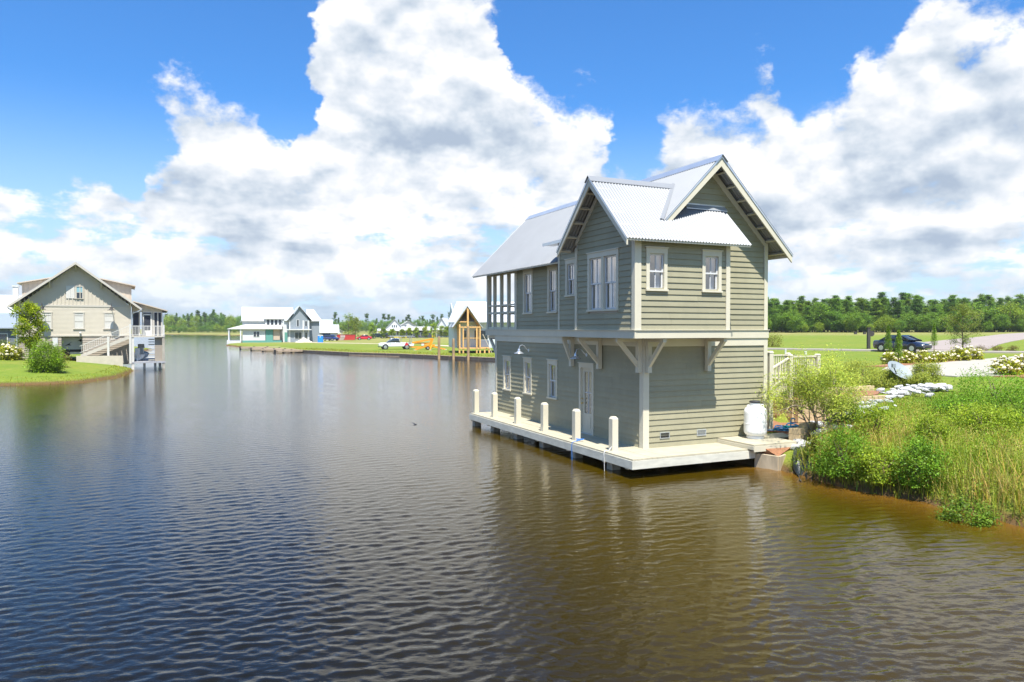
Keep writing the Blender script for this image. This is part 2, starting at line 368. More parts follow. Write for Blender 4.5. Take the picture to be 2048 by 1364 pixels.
def window(M, s0, s1, z0, z1, parent, mulls=1, curtain=True, tm=trim, name='window', gl=winglass, muntin=True):
    """casing with head cap and sill > two sashes, panes, curtains; mulls = how many double-hung units side by side"""
    b = MB()
    def bx(a, c, d, e, o0, o1): b.hexa([M(a, d, o0), M(c, d, o0), M(c, d, o1), M(a, d, o1), M(a, e, o0), M(c, e, o0), M(c, e, o1), M(a, e, o1)])
    cw = .10
    bx(s0, s0 + cw, z0 + .05, z1 - .14, -.06, .045); bx(s1 - cw, s1, z0 + .05, z1 - .14, -.06, .045)
    bx(s0 - .004, s1 + .004, z1 - .14, z1, -.06, .05); bx(s0 - .03, s1 + .03, z1, z1 + .028, 0, .075)
    bx(s0 - .02, s1 + .02, z0, z0 + .05, -.09, .075)
    w = (s1 - s0 - 2 * cw - (mulls - 1) * .12) / mulls
    for k in range(mulls - 1):
        a = s0 + cw + (k + 1) * w + k * .12; bx(a, a + .12, z0 + .05, z1 - .14, -.06, .043)
    win = b.build(name, tm, parent)
    zl, zh = z0 + .05, z1 - .14; zm = (zl + zh) / 2
    for k in range(mulls):
        a = s0 + cw + k * (w + .12); c = a + w
        for (q0, q1, o) in ((zl, zm + .02, -.035), (zm - .02, zh, -.008)):
            b = MB(); t = .042
            bx(a, a + t, q0, q1, o - .03, o); bx(c - t, c, q0, q1, o - .03, o); bx(a + t, c - t, q0, q0 + t, o - .03, o); bx(a + t, c - t, q1 - t, q1, o - .03, o)
            if muntin: m = (a + c) / 2; bx(m - .011, m + .011, q0 + t, q1 - t, o - .025, o - .004)
            b.build('sash', whitem if tm is trim else tm, win)
            b = MB(); b.poly([M(a + t, q0 + t, o - .016), M(c - t, q0 + t, o - .016), M(c - t, q1 - t, o - .016), M(a + t, q1 - t, o - .016)]); b.build('pane', gl, win)
        if curtain:
            for side in (0, 1):
                n = 14; f = .38; x0 = a - .02 if side == 0 else c + .02 - w * f; x1 = x0 + w * f
                vs = []; fs = []
                for i in range(n + 1):
                    x = x0 + (x1 - x0) * i / n; o = -.16 + .022 * math.sin(i * 2.1 + side)
                    vs += [M(x, zl - .05, o), M(x, zh + .04, o)]
                fs = [(2 * i, 2 * i + 2, 2 * i + 3, 2 * i + 1) for i in range(n)]
                b = MB(); b.add(vs, fs); b.build('curtain', curtm, win, smooth=True)
    return win
def strip(M, s0, s1, z0, z1, o0, o1, name, mat, parent):
    b = MB(); b.hexa([M(s0, z0, o0), M(s1, z0, o0), M(s1, z0, o1), M(s0, z0, o1), M(s0, z1, o0), M(s1, z1, o0), M(s1, z1, o1), M(s0, z1, o1)])
    return b.build(name, mat, parent)

FV, LU = FR(0), LE(0)
BAY_U0, BAY_U1, BAY_V0, BAY_V1 = -.855, 2.155, -.85, 2.15
SIDE_U, SIDE_V1 = -.50, 3.86
BFV, BLU, SLU = FR(BAY_V0), LE(BAY_U0), LE(SIDE_U)
LW = [(8.53, 9.22, 1.38, 2.68), (6.75, 7.41, 1.38, 2.68), (4.85, 5.53, 1.38, 2.68)]
DOOR = (2.54, 3.41, .50, 2.66)
UW = [(6.68, 7.45, 4.24, 5.82), (4.86, 5.54, 4.24, 5.82)]
SW = (2.73, 3.38, 4.70, 5.83)
BLW = (-.12, 1.45, 4.20, 5.82)
BFW = [(-.55, .10, 4.69, 5.79), (1.23, 1.87, 4.69, 5.79)]

# floors and the walls that the camera cannot see
b = MB(); b.box(.0, WID, 0.0, LEN, .22, .47); b.build('floor_frame', pilem, house)
b = MB(); b.box(.1, WID - .1, .1, LEN + .85, 3.30, 3.60); b.build('upper_floor', inner, house)
b = MB(); b.box(WID - .1, WID - .002, .12, LEN, Z0, 6.2); b.box(.11, WID - .11, LEN - .10, LEN, Z0, 3.3); b.build('rear_wall', siding, house)
# lower storey
op = [opening(*w) for w in LW] + [(DOOR[0] + .085, DOOR[1] - .085, Z0, DOOR[3] - .12)]
w_ll = panel(LU, 0, LEN, Z0 - .03, 3.6, op, 'lower_lake_wall', inner, house)
clap(LU, w_ll, Z0, ZB, lambda z: .13, lambda z: LEN - .11, [(a + .05, b_ - .05, c + .02, d - .02) for a, b_, c, d in LW + [DOOR]])
w_lf = panel(FV, .10, WID, Z0 - .03, 3.6, [], 'lower_front_wall', inner, house)
clap(FV, w_lf, Z0, ZB, lambda z: .145, lambda z: WID - .125, [])
for w in LW: window(LU, *w, house)
# upper storey of the long side, up to the screened porch
w_ul = panel(LU, 3.76, 8.10, 3.6, 6.25, [opening(*w) for w in UW], 'upper_lake_wall', inner, house)
clap(LU, w_ul, ZU + .01, 5.98, lambda z: SIDE_V1, lambda z: 8.0, [(a + .05, b_ - .05, c + .02, d - .02) for a, b_, c, d in UW])
for w in UW: window(LU, *w, house)
# side box between porch wall and bay
w_sd = panel(SLU, BAY_V1, SIDE_V1, 3.5, 6.40, [opening(*SW)], 'side_box_wall', inner, house)
clap(SLU, w_sd, ZU + .01, 6.32, lambda z: BAY_V1, lambda z: SIDE_V1 - .10, [(SW[0] + .05, SW[1] - .05, SW[2] + .02, SW[3] - .02)])
window(SLU, *SW, house)
b = MB(); b.box(SIDE_U + .1, 0, SIDE_V1 - .1, SIDE_V1 - .003, 3.5, 6.4); b.build('side_box_end', siding, house)
strip(SLU, SIDE_V1 - .10, SIDE_V1 + .004, ZU + .005, 6.38, 0, .04, 'corner_board', trim, house)
# bay
BR, BRV = 7.80, .68               # bay ridge height and place
def bz(v): return BR - abs(v - BRV) - .10        # underside of the bay roof
w_bl = panel(BLU, BAY_V0, BAY_V1, 3.48, bz(BAY_V0), [opening(*BLW)], 'bay_lake_wall', inner, house, top=[(BRV, bz(BRV))])
blo = lambda z: max(BAY_V0 + .10, BRV - (bz(BRV) - z)); bhi = lambda z: min(BAY_V1 - .10, BRV + (bz(BRV) - z))
clap(BLU, w_bl, ZU + .01, bz(BRV) - .02, blo, bhi, [(BLW[0] + .05, BLW[1] - .05, BLW[2] + .02, BLW[3] - .02)])
window(BLU, *BLW, house, mulls=2)
w_bf = panel(BFV, BAY_U0 + .1, BAY_U1, 3.48, bz(BAY_V0), [opening(*w) for w in BFW], 'bay_front_wall', inner, house)
clap(BFV, w_bf, ZU + .01, bz(BAY_V0) - .02, lambda z: BAY_U0 + .15, lambda z: BAY_U1 - .12, [(a + .05, b_ - .05, c + .02, d - .02) for a, b_, c, d in BFW])
for w in BFW: window(BFV, *w, house)
b = MB(); b.box(BAY_U1 - .1, BAY_U1 - .003, BAY_V0 + .1, 0, 3.48, 6.2); b.box(BAY_U0 + .1, -.02, BAY_V1 - .1, BAY_V1 - .003, 3.48, 6.2); b.build('bay_return_wall', siding, house)
b = MB(); b.box(BAY_U0 + .02, BAY_U1 - .02, BAY_V0 + .02, -.05, 3.485, 3.58); b.box(BAY_U0 + .02, -.05, -.05, BAY_V1 - .02, 3.485, 3.58); b.box(SIDE_U + .02, -.05, BAY_V1, SIDE_V1 - .02, 3.485, 3.58); b.build('bay_underside', trim, house)
# main front gable above and beside the bay
def gz(u): return RIDGE - abs(u - RU) - .12
w_uf = panel(FV, .1, WID, 3.6, gz(WID), [], 'upper_front_wall', inner, house, top=[(RU, gz(RU))])
ulo = lambda z: (BAY_U1 + .03) if z < 7.0 else RU - (gz(RU) - z)
clap(FV, w_uf, ZU + .01, 7.01, ulo, lambda z: min(WID - .12, RU + (gz(RU) - z)), [])
clap(FV, w_uf, 7.01, gz(RU) - .03, lambda z: RU - (gz(RU) - z), lambda z: RU + (gz(RU) - z), [])

# trim: corner boards and belly bands
def corner(M, s0, s1, z0, z1, o=.048): return strip(M, s0, s1, z0, z1, 0, o, 'corner_board', trim, house)
corner(LU, -.048, .13, Z0 - .02, ZB); corner(FV, .0, .145, Z0 - .02, ZB, .046)
corner(LU, LEN - .115, LEN + .01, Z0 - .02, ZB)
corner(FV, WID - .125, WID + .01, Z0 - .02, ZB); corner(FV, WID - .12, WID + .01, ZU + .005, 6.22)
corner(BLU, BAY_V0 - .048, BAY_V0 + .10, ZU + .005, 6.06); corner(BFV, BAY_U0, BAY_U0 + .15, ZU + .005, 6.04, .046)
corner(BFV, BAY_U1 - .13, BAY_U1 + .006, ZU + .005, 6.02); corner(BLU, BAY_V1 - .10, BAY_V1 + .006, ZU + .005, 6.06)
corner(LU, 8.0, 8.12, ZU + .005, 5.98)
def band(M, s0, s1, z0, z1, o): return strip(M, s0, s1, z0, z1, -.02, o, 'belly_band', trim, house)
band(LU, -.04, LEN + .01, ZB, 3.452, .05); band(FV, .0, WID + .015, ZB, 3.452, .048)
band(LU, SIDE_V1, 10.90, 3.456, ZU, .075); band(FV, BAY_U1, WID + .03, 3.456, ZU, .075)
band(SLU, BAY_V1, SIDE_V1 + .03, 3.48, ZU, .05); band(BLU, BAY_V0 - .05, BAY_V1 + .05, 3.478, ZU, .05); band(BFV, BAY_U0 - .02, BAY_U1 + .05, 3.48, ZU, .048)
for (M, a, c, o) in ((LU, SIDE_V1 + .09, 10.92, .10), (FV, BAY_U1 + .09, WID + .05, .10), (BLU, BAY_V0 - .07, BAY_V1 + .07, .078), (BFV, BAY_U0 - .02, BAY_U1 + .07, .076), (SLU, BAY_V1 + .08, SIDE_V1 + .05, .078)):
    strip(M, a, c, ZU + .001, ZU + .018, 0, o, 'drip_cap', trim, house)

# brackets under the overhangs: wall post, arm and brace
def bracket(M, s, out, top=3.475, drop=.93, w=.125):
    b = MB()
    def bx(a, c, d, e, o0, o1): b.hexa([M(a, d, o0), M(c, d, o0), M(c, d, o1), M(a, d, o1), M(a, e, o0), M(c, e, o0), M(c, e, o1), M(a, e, o1)])
    bx(s - w / 2, s + w / 2, top - drop, top, .049, .18)
    br = b.build('bracket', trim, house)
    b = MB()
    o = out - .02; q = .62 * drop; t = .13
    bx(s - w / 2 + .012, s + w / 2 - .012, top - .10, top - .002, .17, o)
    b.build('bracket_arm', trim, br)
    b = MB(); zt = top - .10; zb_ = top - drop + .14
    pl = [(.17, zb_), (.17, zb_ + t * 1.25), (o - t * 1.3, zt), (o - .02, zt)]
    b.prism([M(s - w / 2 + .02, z, oo) for oo, z in pl], V(*M(s + w / 2 - .02, 0, 0)) - V(*M(s - w / 2 + .02, 0, 0)))
    b.build('bracket_brace', trim, br)
bracket(FV, 2.07, .85); bracket(FV, .075, .85); bracket(LU, .065, .85); bracket(LU, 2.10, .85); bracket(LU, 3.74, .50)
bracket(lambda s, z, o: (s, LEN + o, z), .075, .92, top=3.45)

# entrance door on the deck
b = MB(); a, c, d, e = DOOR
def bxl(b, s0, s1, z0, z1, o0, o1, M=LU): b.hexa([M(s0, z0, o0), M(s1, z0, o0), M(s1, z0, o1), M(s0, z0, o1), M(s0, z1, o0), M(s1, z1, o0), M(s1, z1, o1), M(s0, z1, o1)])
bxl(b, a, a + .10, d, e - .13, -.07, .045); bxl(b, c - .10, c, d, e - .13, -.07, .045); bxl(b, a - .004, c + .004, e - .13, e, -.07, .05); bxl(b, a - .03, c + .03, e, e + .028, 0, .075)
door = b.build('door_frame', trim, house)
b = MB(); a += .10; c -= .10; e -= .13; o = -.03
bxl(b, a, a + .12, d + .02, e, o - .045, o); bxl(b, c - .12, c, d + .02, e, o - .045, o); bxl(b, a + .12, c - .12, d + .02, d + .62, o - .045, o - .002); bxl(b, a + .12, c - .12, e - .13, e, o - .045, o - .002)
bxl(b, a + .17, c - .17, d + .18, d + .52, o - .002, o + .012)
b.build('door_leaf', trim, door)
b = MB(); m = (a + c) / 2; zq = (d + .62 + e - .13) / 2
bxl(b, m - .012, m + .012, d + .62, e - .13, o - .035, o - .008); bxl(b, a + .12, m - .012, zq - .012, zq + .012, o - .034, o - .009); bxl(b, m + .012, c - .12, zq - .012, zq + .012, o - .034, o - .009); b.build('muntin', whitem, door)
b = MB(); b.poly([LU(a + .12, d + .62, o - .022), LU(c - .12, d + .62, o - .022), LU(c - .12, e - .13, o - .022), LU(a + .12, e - .13, o - .022)]); b.build('pane', winglass, door)
brass = material('brass', (.62, .44, .16), .3, metal=.9)
for zz, r in ((d + .93, .028), (d + 1.07, .022)):
    b = MB(); b.lathe([(r * .5, 0), (r * .6, .03), (r, .04), (r * 1.05, .06), (r * .6, .075)], 10, (0, 0, 0), 'x'); k = b.build('door_knob', brass, door, True); k.rotation_euler = (0, 0, math.pi); k.location = LU(c - .06, zz, o)
b = MB(); bxl(b, a, c, d - .0, d + .02, -.07, .03); b.build('threshold', flash, door)

# screened porch at the lake end
PZ0, PZ1 = ZU + .02, 5.96
for M, nm in ((LU, 'porch'), (lambda s, z, o: (WID + o, s, z), 'porch')):
    for s in (8.19, 8.86, 9.53, 10.20, 10.84):
        w = .10 if s < 10.8 else .13
        strip(M, s - w / 2, s + w / 2, PZ0, PZ1, -.10, .02, 'porch_post', trim, house)
    strip(M, 8.12, 10.86, PZ0, PZ0 + .09, -.08, .0, 'porch_sill', trim, house); strip(M, 8.12, 10.86, 4.30, 4.38, -.07, -.01, 'porch_rail', trim, house); strip(M, 8.12, 10.86, 4.60, 4.66, -.07, -.01, 'porch_rail', trim, house)
    strip(M, 8.12, 10.90, 5.80, 5.98, -.11, .005, 'porch_header', trim, house)
for u in (.08, 1.45, 2.85, WID - .08):
    b = MB(); b.box(u - .06, u + .06, 10.76, 10.88, PZ0, PZ1); b.build('porch_post', trim, house)
b = MB(); b.box(.02, WID - .02, 10.80, 10.86, 4.60, 4.66); b.box(.02, WID - .02, 10.80, 10.86, 4.30, 4.38); b.build('porch_rail', trim, house)
b = MB(); b.box(-.0, WID, 8.12, 10.88, 3.60, ZU); b.build('porch_floor', trim, house)
scr = glass('insect_screen', (.60, .62, .62), .0)
b = MB(); b.box(.1, WID - .1, 8.02, 8.10, 3.6, 6.2); b.build('porch_wall', siding, house)
b = MB(); b.box(.1, WID - .1, 8.12, 10.85, 5.985, 6.02); b.build('porch_ceiling', trim, house)
b = MB(); b.prism([(.1, LEN + .82, 6.02), (WID - .1, LEN + .82, 6.02), (RU, LEN + .82, gz(RU))], (0, .06, 0)); b.build('far_gable', siding, house)

# corrugated roofs: real corrugations, seen from below too
def corrugated(p0, along, up, pitch, name, parent, mat=roofm, amp=.019):
    p0, along, up = V(*p0), V(*along), V(*up); L = np.linalg.norm(along); n = np.cross(along, up); n = n / np.linalg.norm(n)
    if n[2] < 0: n = -n
    k = max(4, int(L / pitch * 6)); t = np.linspace(0, 1, k + 1); ph = (t * L / pitch) % 1.0
    prof = np.clip(np.cos(2 * np.pi * ph) * 1.6, -1, 1) * amp
    base = p0[None] + t[:, None] * along[None] + prof[:, None] * n[None]
    vs = np.concatenate([base, base + up[None]]); i = np.arange(k)
    fs = np.stack([i, i + 1, k + 2 + i, k + 1 + i], 1)
    return obj(name, np_mesh(name, vs, fs, mat), parent)
mr = corrugated((-.46, -.56, RIDGE - RU - .46), (0, 11.98, 0), (RU + .46, 0, RU + .46), .108, 'roof', house)
mr2 = corrugated((WID + .46, -.56, RIDGE - RU - .46), (0, 11.98, 0), (-RU - .46, 0, RU + .46), .108, 'roof', house)
def ridge_cap(p, q, side, mat, parent, w=.19):
    p, q, s = V(*p), V(*q), V(*side); dn = V(0, 0, -w)
    b = MB(); up = V(0, 0, .035)
    b.prism([p + up - V(0, 0, .012), p + up, p + up + s * w + dn, p + up + s * w + dn - V(0, 0, .012)], q - p)
    b.prism([p + up - V(0, 0, .012), p + up, p + up - s * w + dn, p + up - s * w + dn - V(0, 0, .012)], q - p)
    return b.build('ridge_cap', mat, parent)
ridge_cap((RU, -.60, RIDGE), (RU, 11.44, RIDGE), (1, 0, 0), flash, mr)
bc = .05                                     # bay roof sits on the same pitch
br1 = corrugated((-1.33, -1.15, BR - BRV - 1.15), (4.03, 0, 0), (0, 1.15, 1.15), .095, 'bay_roof', house, amp=.013)
br2 = corrugated((-1.33, 0, BR - BRV), (2.85, 0, 0), (0, BRV, BRV), .095, 'bay_roof', house, amp=.013)
br3 = corrugated((-1.33, 2.51, BR - 1.83), (2.85, 0, 0), (0, -1.83, 1.83), .095, 'bay_roof', house, amp=.013)
ridge_cap((-1.36, BRV, BR), (1.52, BRV, BR), (0, 1, 0), roofm, br2, .16)
sh = corrugated((-.86, 2.0, 6.40), (0, 2.26, 0), (1.35, 0, .42), .095, 'side_box_roof', house, amp=.008)
b = MB(); b.box(-.85, -.5, 2.05, 4.22, 6.335, 6.375); b.box(-.88, -.855, 2.03, 4.27, 6.32, 6.41); b.build('side_box_eave', flash, sh)
# flashing where roof meets wall or roof
b = MB(); b.prism([(1.30, -.002, 7.04), (1.30, -.03, 7.13), (1.30, -.03, 7.19), (1.30, -.002, 7.19)], (1.42, 0, 0)); b.prism([(1.30, -.03, 7.13), (1.30, -.14, 7.02), (1.30, -.14, 7.035), (1.30, -.03, 7.16)], (1.42, 0, 0)); b.build('wall_flashing', flash, br1)
b = MB(); b.beam((.17, -.56, 6.60), (1.52, BRV + .05, 7.86), .10, .018, (.3, -.3, 1)); b.build('valley_flashing', roofm, br1)
# rake boards, friezes and purlins of both gables
def rake(M, s_top, z_top, s_bot, z_bot, o, name, parent, h=.19, t=.045, drop=.03, mat=trim):
    b = MB(); p = [(s_top, z_top - drop), (s_bot, z_bot - drop), (s_bot, z_bot - drop - h), (s_top, z_top - drop - h * 1.35)]
    b.prism([M(s, z, o - t) for s, z in p], V(*M(0, 0, o)) - V(*M(0, 0, o - t))); return b.build(name, mat, parent)
G = FR(0); ob = .54
rake(G, RU, RIDGE, WID + .45, RIDGE - WID - .45 + RU, ob, 'rake_board', house); rake(G, RU, RIDGE, .33, RIDGE - RU + .33, ob, 'rake_board', house)
rake(G, RU, RIDGE, WID + .47, RIDGE - WID - .47 + RU, ob + .018, 'drip_edge', house, .05, .014, -.012, flash); rake(G, RU, RIDGE, .30, RIDGE - RU + .30, ob + .018, 'drip_edge', house, .05, .014, -.012, flash)
rake(G, RU, RIDGE - .10, WID - .10, RIDGE - .10 - (WID - .10 - RU), .045, 'frieze_board', house, .16); rake(G, RU, RIDGE - .10, 1.0, RIDGE - .10 - (RU - 1.0), .045, 'frieze_board', house, .16)
for i in range(8):
    t = .30 + i * .36
    for sgn in ((1,) if t > 1.4 else (1, -1)):
        u = RU + sgn * t; z = RIDGE - t - .075
        if u > WID + .4: continue
        b = MB(); b.beam((u, -.49, z), (u, -.05 if u < WID else .9, z), .085, .05, (-sgn, 0, 1)); b.build('purlin', trim, house)
b = MB(); b.beam((WID + .40, -.50, RIDGE - RU - .40 - .08), (WID + .40, 11.3, RIDGE - RU - .40 - .08), .04, .09); b.build('eave_board', trim, house)
b = MB(); b.beam((-.42, SIDE_V1 + .06, RIDGE - RU - .42 - .06), (-.42, 11.35, RIDGE - RU - .42 - .06), .035, .06); b.build('eave_board', trim, house)
Bm = LE(0); oo = 1.31
rake(Bm, BRV, BR, -1.13, BR - BRV - 1.13, oo, 'rake_board', house, .16); rake(Bm, BRV, BR, 2.49, BR - 2.49 + BRV, oo, 'rake_board', house, .16)
rake(Bm, BRV, BR, -1.15, BR - BRV - 1.15, oo + .018, 'drip_edge', house, .05, .014, -.012, flash); rake(Bm, BRV, BR, 2.51, BR - 2.51 + BRV, oo + .018, 'drip_edge', house, .05, .014, -.012, flash)
rake(Bm, BRV, BR - .08, 2.12, BR - .08 - (2.12 - BRV), .855 + .045, 'frieze_board', house, .13); rake(Bm, BRV, BR - .08, BAY_V0, BR - .08 - (BRV - BAY_V0), .855 + .045, 'frieze_board', house, .13)
for i in range(5):
    t = .30 + i * .36
    for sgn in (1, -1):
        v = BRV + sgn * t; z = BR - t - .07
        b = MB(); b.beam((-1.27, v, z), (-.90, v, z), .08, .05, (0, -sgn, 1)); b.build('purlin', trim, house)
b = MB(); b.beam((-1.27, -1.11, BR - BRV - 1.11 - .07), (2.66, -1.11, BR - BRV - 1.11 - .07), .03, .05); b.build('eave_board', trim, house)
# foundation vents low on the front wall
for s in (.67, 1.92):
    b = MB()
    for (a, c, d, e) in ((-.16, .16, -.085, -.065), (-.16, .16, .065, .085), (-.16, -.14, -.065, .065), (.14, .16, -.065, .065)): bxl(b, s + a, s + c, .82 + d, .82 + e, .0, .045, FV)
    vent = b.build('foundation_vent', flash, house)
    for i in range(5):
        b = MB(); z = .765 + i * .027; b.hexa([FV(s - .14, z, .02), FV(s + .14, z, .02), FV(s + .14, z - .012, .04), FV(s - .14, z - .012, .04), FV(s - .14, z + .003, .02), FV(s + .14, z + .003, .02), FV(s + .14, z - .009, .04), FV(s - .14, z - .009, .04)]); b.build('louvre', flash if s > 1 else darkm, vent)

# barn lamps over the deck
def barn_lamp(parent_loc, label, rz=HANG, s=1.0, mat=None):
    r = empty('barn_lamp', parent_loc, rz, label, 'lamp', 'gooseneck barn lamps')
    mt = mat or flash
    b = MB(); b.lathe([(.055 * s, 0), (.055 * s, -.02), (.03 * s, -.03)], 14, (0, 0, 0), 'x'); b.build('wall_plate', mt, r, True)
    pts = [(-.02 * s, 0, 0), (-.10 * s, 0, .06 * s), (-.18 * s, 0, .16 * s), (-.27 * s, 0, .20 * s), (-.35 * s, 0, .17 * s), (-.385 * s, 0, .09 * s), (-.39 * s, 0, .04 * s)]
    b = MB(); b.tube(pts, .013 * s, 8); b.build('gooseneck', mt, r, True)
    b = MB(); b.lathe([(.03 * s, .06 * s), (.045 * s, .03 * s), (.05 * s, -.02 * s), (.10 * s, -.06 * s), (.17 * s, -.09 * s), (.175 * s, -.10 * s), (.165 * s, -.10 * s), (.09 * s, -.066 * s), (.03 * s, -.03 * s)], 22, (-.39 * s, 0, 0)); b.build('lamp_shade', mt, r, True)
    return r
barn_lamp(tuple(HW(-.01, 7.02, 2.95)), 'silver gooseneck barn lamp above the middle lower window of the boathouse')
barn_lamp(tuple(HW(-.01, 2.98, 2.92)), 'silver gooseneck barn lamp over the boathouse deck door')

# deck round two sides, on piles, with mooring posts
deck = empty('dock_deck', tuple(HO), HANG, 'cream plank deck on piles wrapping the boathouse', 'deck')
D0, D1, DF, DE = -1.20, 2.68, -1.26, 9.70
for i in range(8):
    x = D0 + .005 + i * .15; b = MB(); b.box(x, x + .144, DF + .004, DE, .462, .50 + random.uniform(-.002, .002)); b.build('deck_board', deckm, deck)
for i in range(8):
    y = DF + .005 + i * .155; b = MB(); b.box(D0 + 1.205, D1, y, y + .149, .462, .50 + random.uniform(-.002, .002)); b.build('deck_board', deckm, deck)
dkf = material('deck_fascia', (.56, .54, .45), .7, var=.16, vscale=3, stretch=(1, 1, 3), bump=.15, bscale=15)
b = MB(); b.box(D0 - .03, D0 - .002, DF - .03, DE + .03, .25, .458); b.build('fascia_board', dkf, deck)
b = MB(); b.box(D0 - .002, D1 + .03, DF - .03, DF - .002, .25, .458); b.build('fascia_board', dkf, deck)
b = MB(); b.box(D1 + .002, D1 + .03, DF - .0, -.02, .25, .458); b.build('fascia_board', dkf, deck)
b = MB(); b.box(D0, .0, DE + .002, DE + .03, .25, .458); b.build('fascia_board', dkf, deck)
for y in (DF + .3, 0.12, 2.1, 4.08, 6.05, 8.02, 9.6):
    b = MB(); b.box(D0 + .02, 1.5, y - .07, y + .07, .20, .455); b.build('cross_beam', pilem, deck)
for (u, v) in ((-.95, 9.66), (-.88, 8.02), (-.88, 6.03), (-.88, 4.08), (-.88, 2.06), (-.88, .10), (.9, .4), (2.3, .3), (.9, 4.1), (.9, 8.0)):
    b = MB(); b.box(u - .13, u + .13, v - .13, v + .13, -1.5, .44); b.build('pile', pilem, deck)
for (u, v) in ((-1.02, 9.57), (-.90, 8.06), (-.90, 6.07), (-.90, 4.08), (-.90, 2.06), (-.90, .08)):
    b = MB(); h = .09; t = .075
    b.hexa([(u - h, v - h, .46), (u + h, v - h, .46), (u + h, v + h, .46), (u - h, v + h, .46), (u - h, v - h, 1.34), (u + h, v - h, 1.34), (u + h, v + h, 1.34), (u - h, v + h, 1.34)])
    mp = b.build('mooring_post', trim, deck)
    b = MB(); b.hexa([(u - h, v - h, 1.341), (u + h, v - h, 1.341), (u + h, v + h, 1.341), (u - h, v + h, 1.341), (u - t + .02, v - t + .02, 1.40), (u + t - .02, v - t + .02, 1.40), (u + t - .02, v + t - .02, 1.40), (u - t + .02, v + t - .02, 1.40)]); b.build('post_cap', trim, mp)
# step platform with the tank
plat = empty('tank_platform', tuple(HO), HANG, 'low cream plank platform carrying the white gas tank', 'platform')
for i in range(10):
    y = -1.45 + i * .143; b = MB(); b.box(2.50, 4.02 if y < -.75 else 5.0, y, y + .137, .60, .64 + random.uniform(-.002, .002)); b.build('deck_board', deckm, plat)
b = MB(); b.box(2.49, 4.03, -1.48, -1.452, .45, .596); b.build('fascia_board', trim, plat)
b = MB(); b.box(2.47, 2.498, -1.48, -.04, .505, .596); b.build('fascia_board', trim, plat)

# gas tank
tank = empty('gas_tank', tuple(HW(3.42, -.52, .643)), 0, 'white upright gas tank with dark cap beside the boathouse wall', 'tank')
tw = material('tank_enamel', (.82, .82, .80), .28, var=.03, vscale=3, coat=.3)
r = .315
b = MB(); b.lathe([(.24, 0), (.24, .07), (.22, .07), (.22, 0)], 32); b.build('foot_ring', tw, tank, True)
b = MB(); b.lathe([(.05, .04), (.16, .05), (.25, .085), (.30, .14), (r, .20), (r, .22), (r, .40), (r + .004, .405), (r + .004, .425), (r, .43), (r, .45), (r, .70), (r, .735), (.305, .79), (.27, .845), (.20, .885), (.05, .905)], 40); b.build('tank_body', tw, tank, True)
b = MB(); b.lathe([(.155, .87), (.155, 1.0), (.165, 1.005)], 28); b.build('valve_collar', tw, tank, True)
b = MB(); b.lathe([(.168, 1.0), (.168, 1.035), (.15, 1.05), (.02, 1.06)], 28); b.build('collar_lid', material('black_plastic', (.02, .02, .022), .5), tank, True)
for sgn in (1, -1):
    b = MB(); pts = [(sgn * (.235 + .045 * math.cos(t)), 0, .89 + .05 * math.sin(t)) for t in np.linspace(-.6, math.pi + .3, 9)]; b.tube(pts, .013, 6); lug = b.build('lifting_lug', tw, tank, True); lug.rotation_euler = (0, 0, .35)

# mooring ropes on the deck
def rope(name, pts, r, mat, label, cat='rope'):
    b = MB(); b.tube(pts, r, 6); return tag(b.build(name, mat, None, True), label, cat)
def spline(P, n=8):
    P = [V(*p) for p in P]; out = []
    for i in range(len(P) - 1):
        p0, p1, p2, p3 = P[max(i - 1, 0)], P[i], P[i + 1], P[min(i + 2, len(P) - 1)]
        for k in range(n):
            t = k / n; out.append(.5 * (2 * p1 + (p2 - p0) * t + (2 * p0 - 5 * p1 + 4 * p2 - p3) * t * t + (3 * p1 - p0 - 3 * p2 + p3) * t ** 3))
    return out + [P[-1]]
blue = material('blue_rope', (.02, .17, .55), .7, var=.2, vscale=20); white_r = material('white_rope', (.75, .74, .70), .8)
rp = [HW(-.99 + .09 * math.cos(t * 1.3) + t * .012, 1.83 + .10 * math.sin(t * 1.9), .515 + .006 * t) for t in np.linspace(0, 9, 16)]
rope('mooring_rope', spline(rp, 4) + spline([HW(-1.05, 1.75, .53), HW(-1.18, 1.72, .515), HW(-1.245, 1.71, .45), HW(-1.245, 1.70, .12), HW(-1.24, 1.70, -.1)], 4), .008, blue, 'blue mooring rope heaped at the foot of a deck post')
rope('mooring_line', spline([HW(-.99, .02, .62), HW(-1.10, .0, .53), HW(-1.245, -.02, .50), HW(-1.25, -.03, .2), HW(-1.24, -.03, -.15)], 5), .0065, white_r, 'thin white mooring line hanging from the nearest deck post into the water')

# ------------------------------------------------------------------ ground and lake
RLAND = [(60, -60), (30, -20), (20, 0), (14.5, 7), (11.2, 11.2), (9.75, 13.3), (9.35, 14.4), (8.80, 15.7), (8.0, 16.6), (7.55, 17.6), (7.35, 18.5), (6.9, 19.4), (6.0, 20.6), (5.3, 22), (4.4, 25), (3.2, 29), (2.6, 34), (3, 45), (4, 60), (3, 76),
         (-1.9, 83.6), (-7.6, 89.1), (-14.9, 97.0), (-22.8, 102.6), (-34.5, 115.7), (-47, 134), (-58, 150), (-63, 160), (-68, 175), (-66, 210), (-64, 280), (-90, 350), (-150, 390), (-216, 455), (-330, 560), (-600, 700), (-2600, 900), (-2600, 4200), (2600, 4200), (2600, -60)]
LLAND = [(-200, 20), (-70, 40), (-45, 46), (-33.2, 47.6), (-31.2, 48.5), (-29.6, 49.9), (-29.9, 55.4), (-33.0, 63.6), (-34.6, 66.5), (-37.5, 70), (-42, 76), (-50, 92), (-64, 130), (-150, 200), (-400, 300), (-900, 300), (-900, 20)]
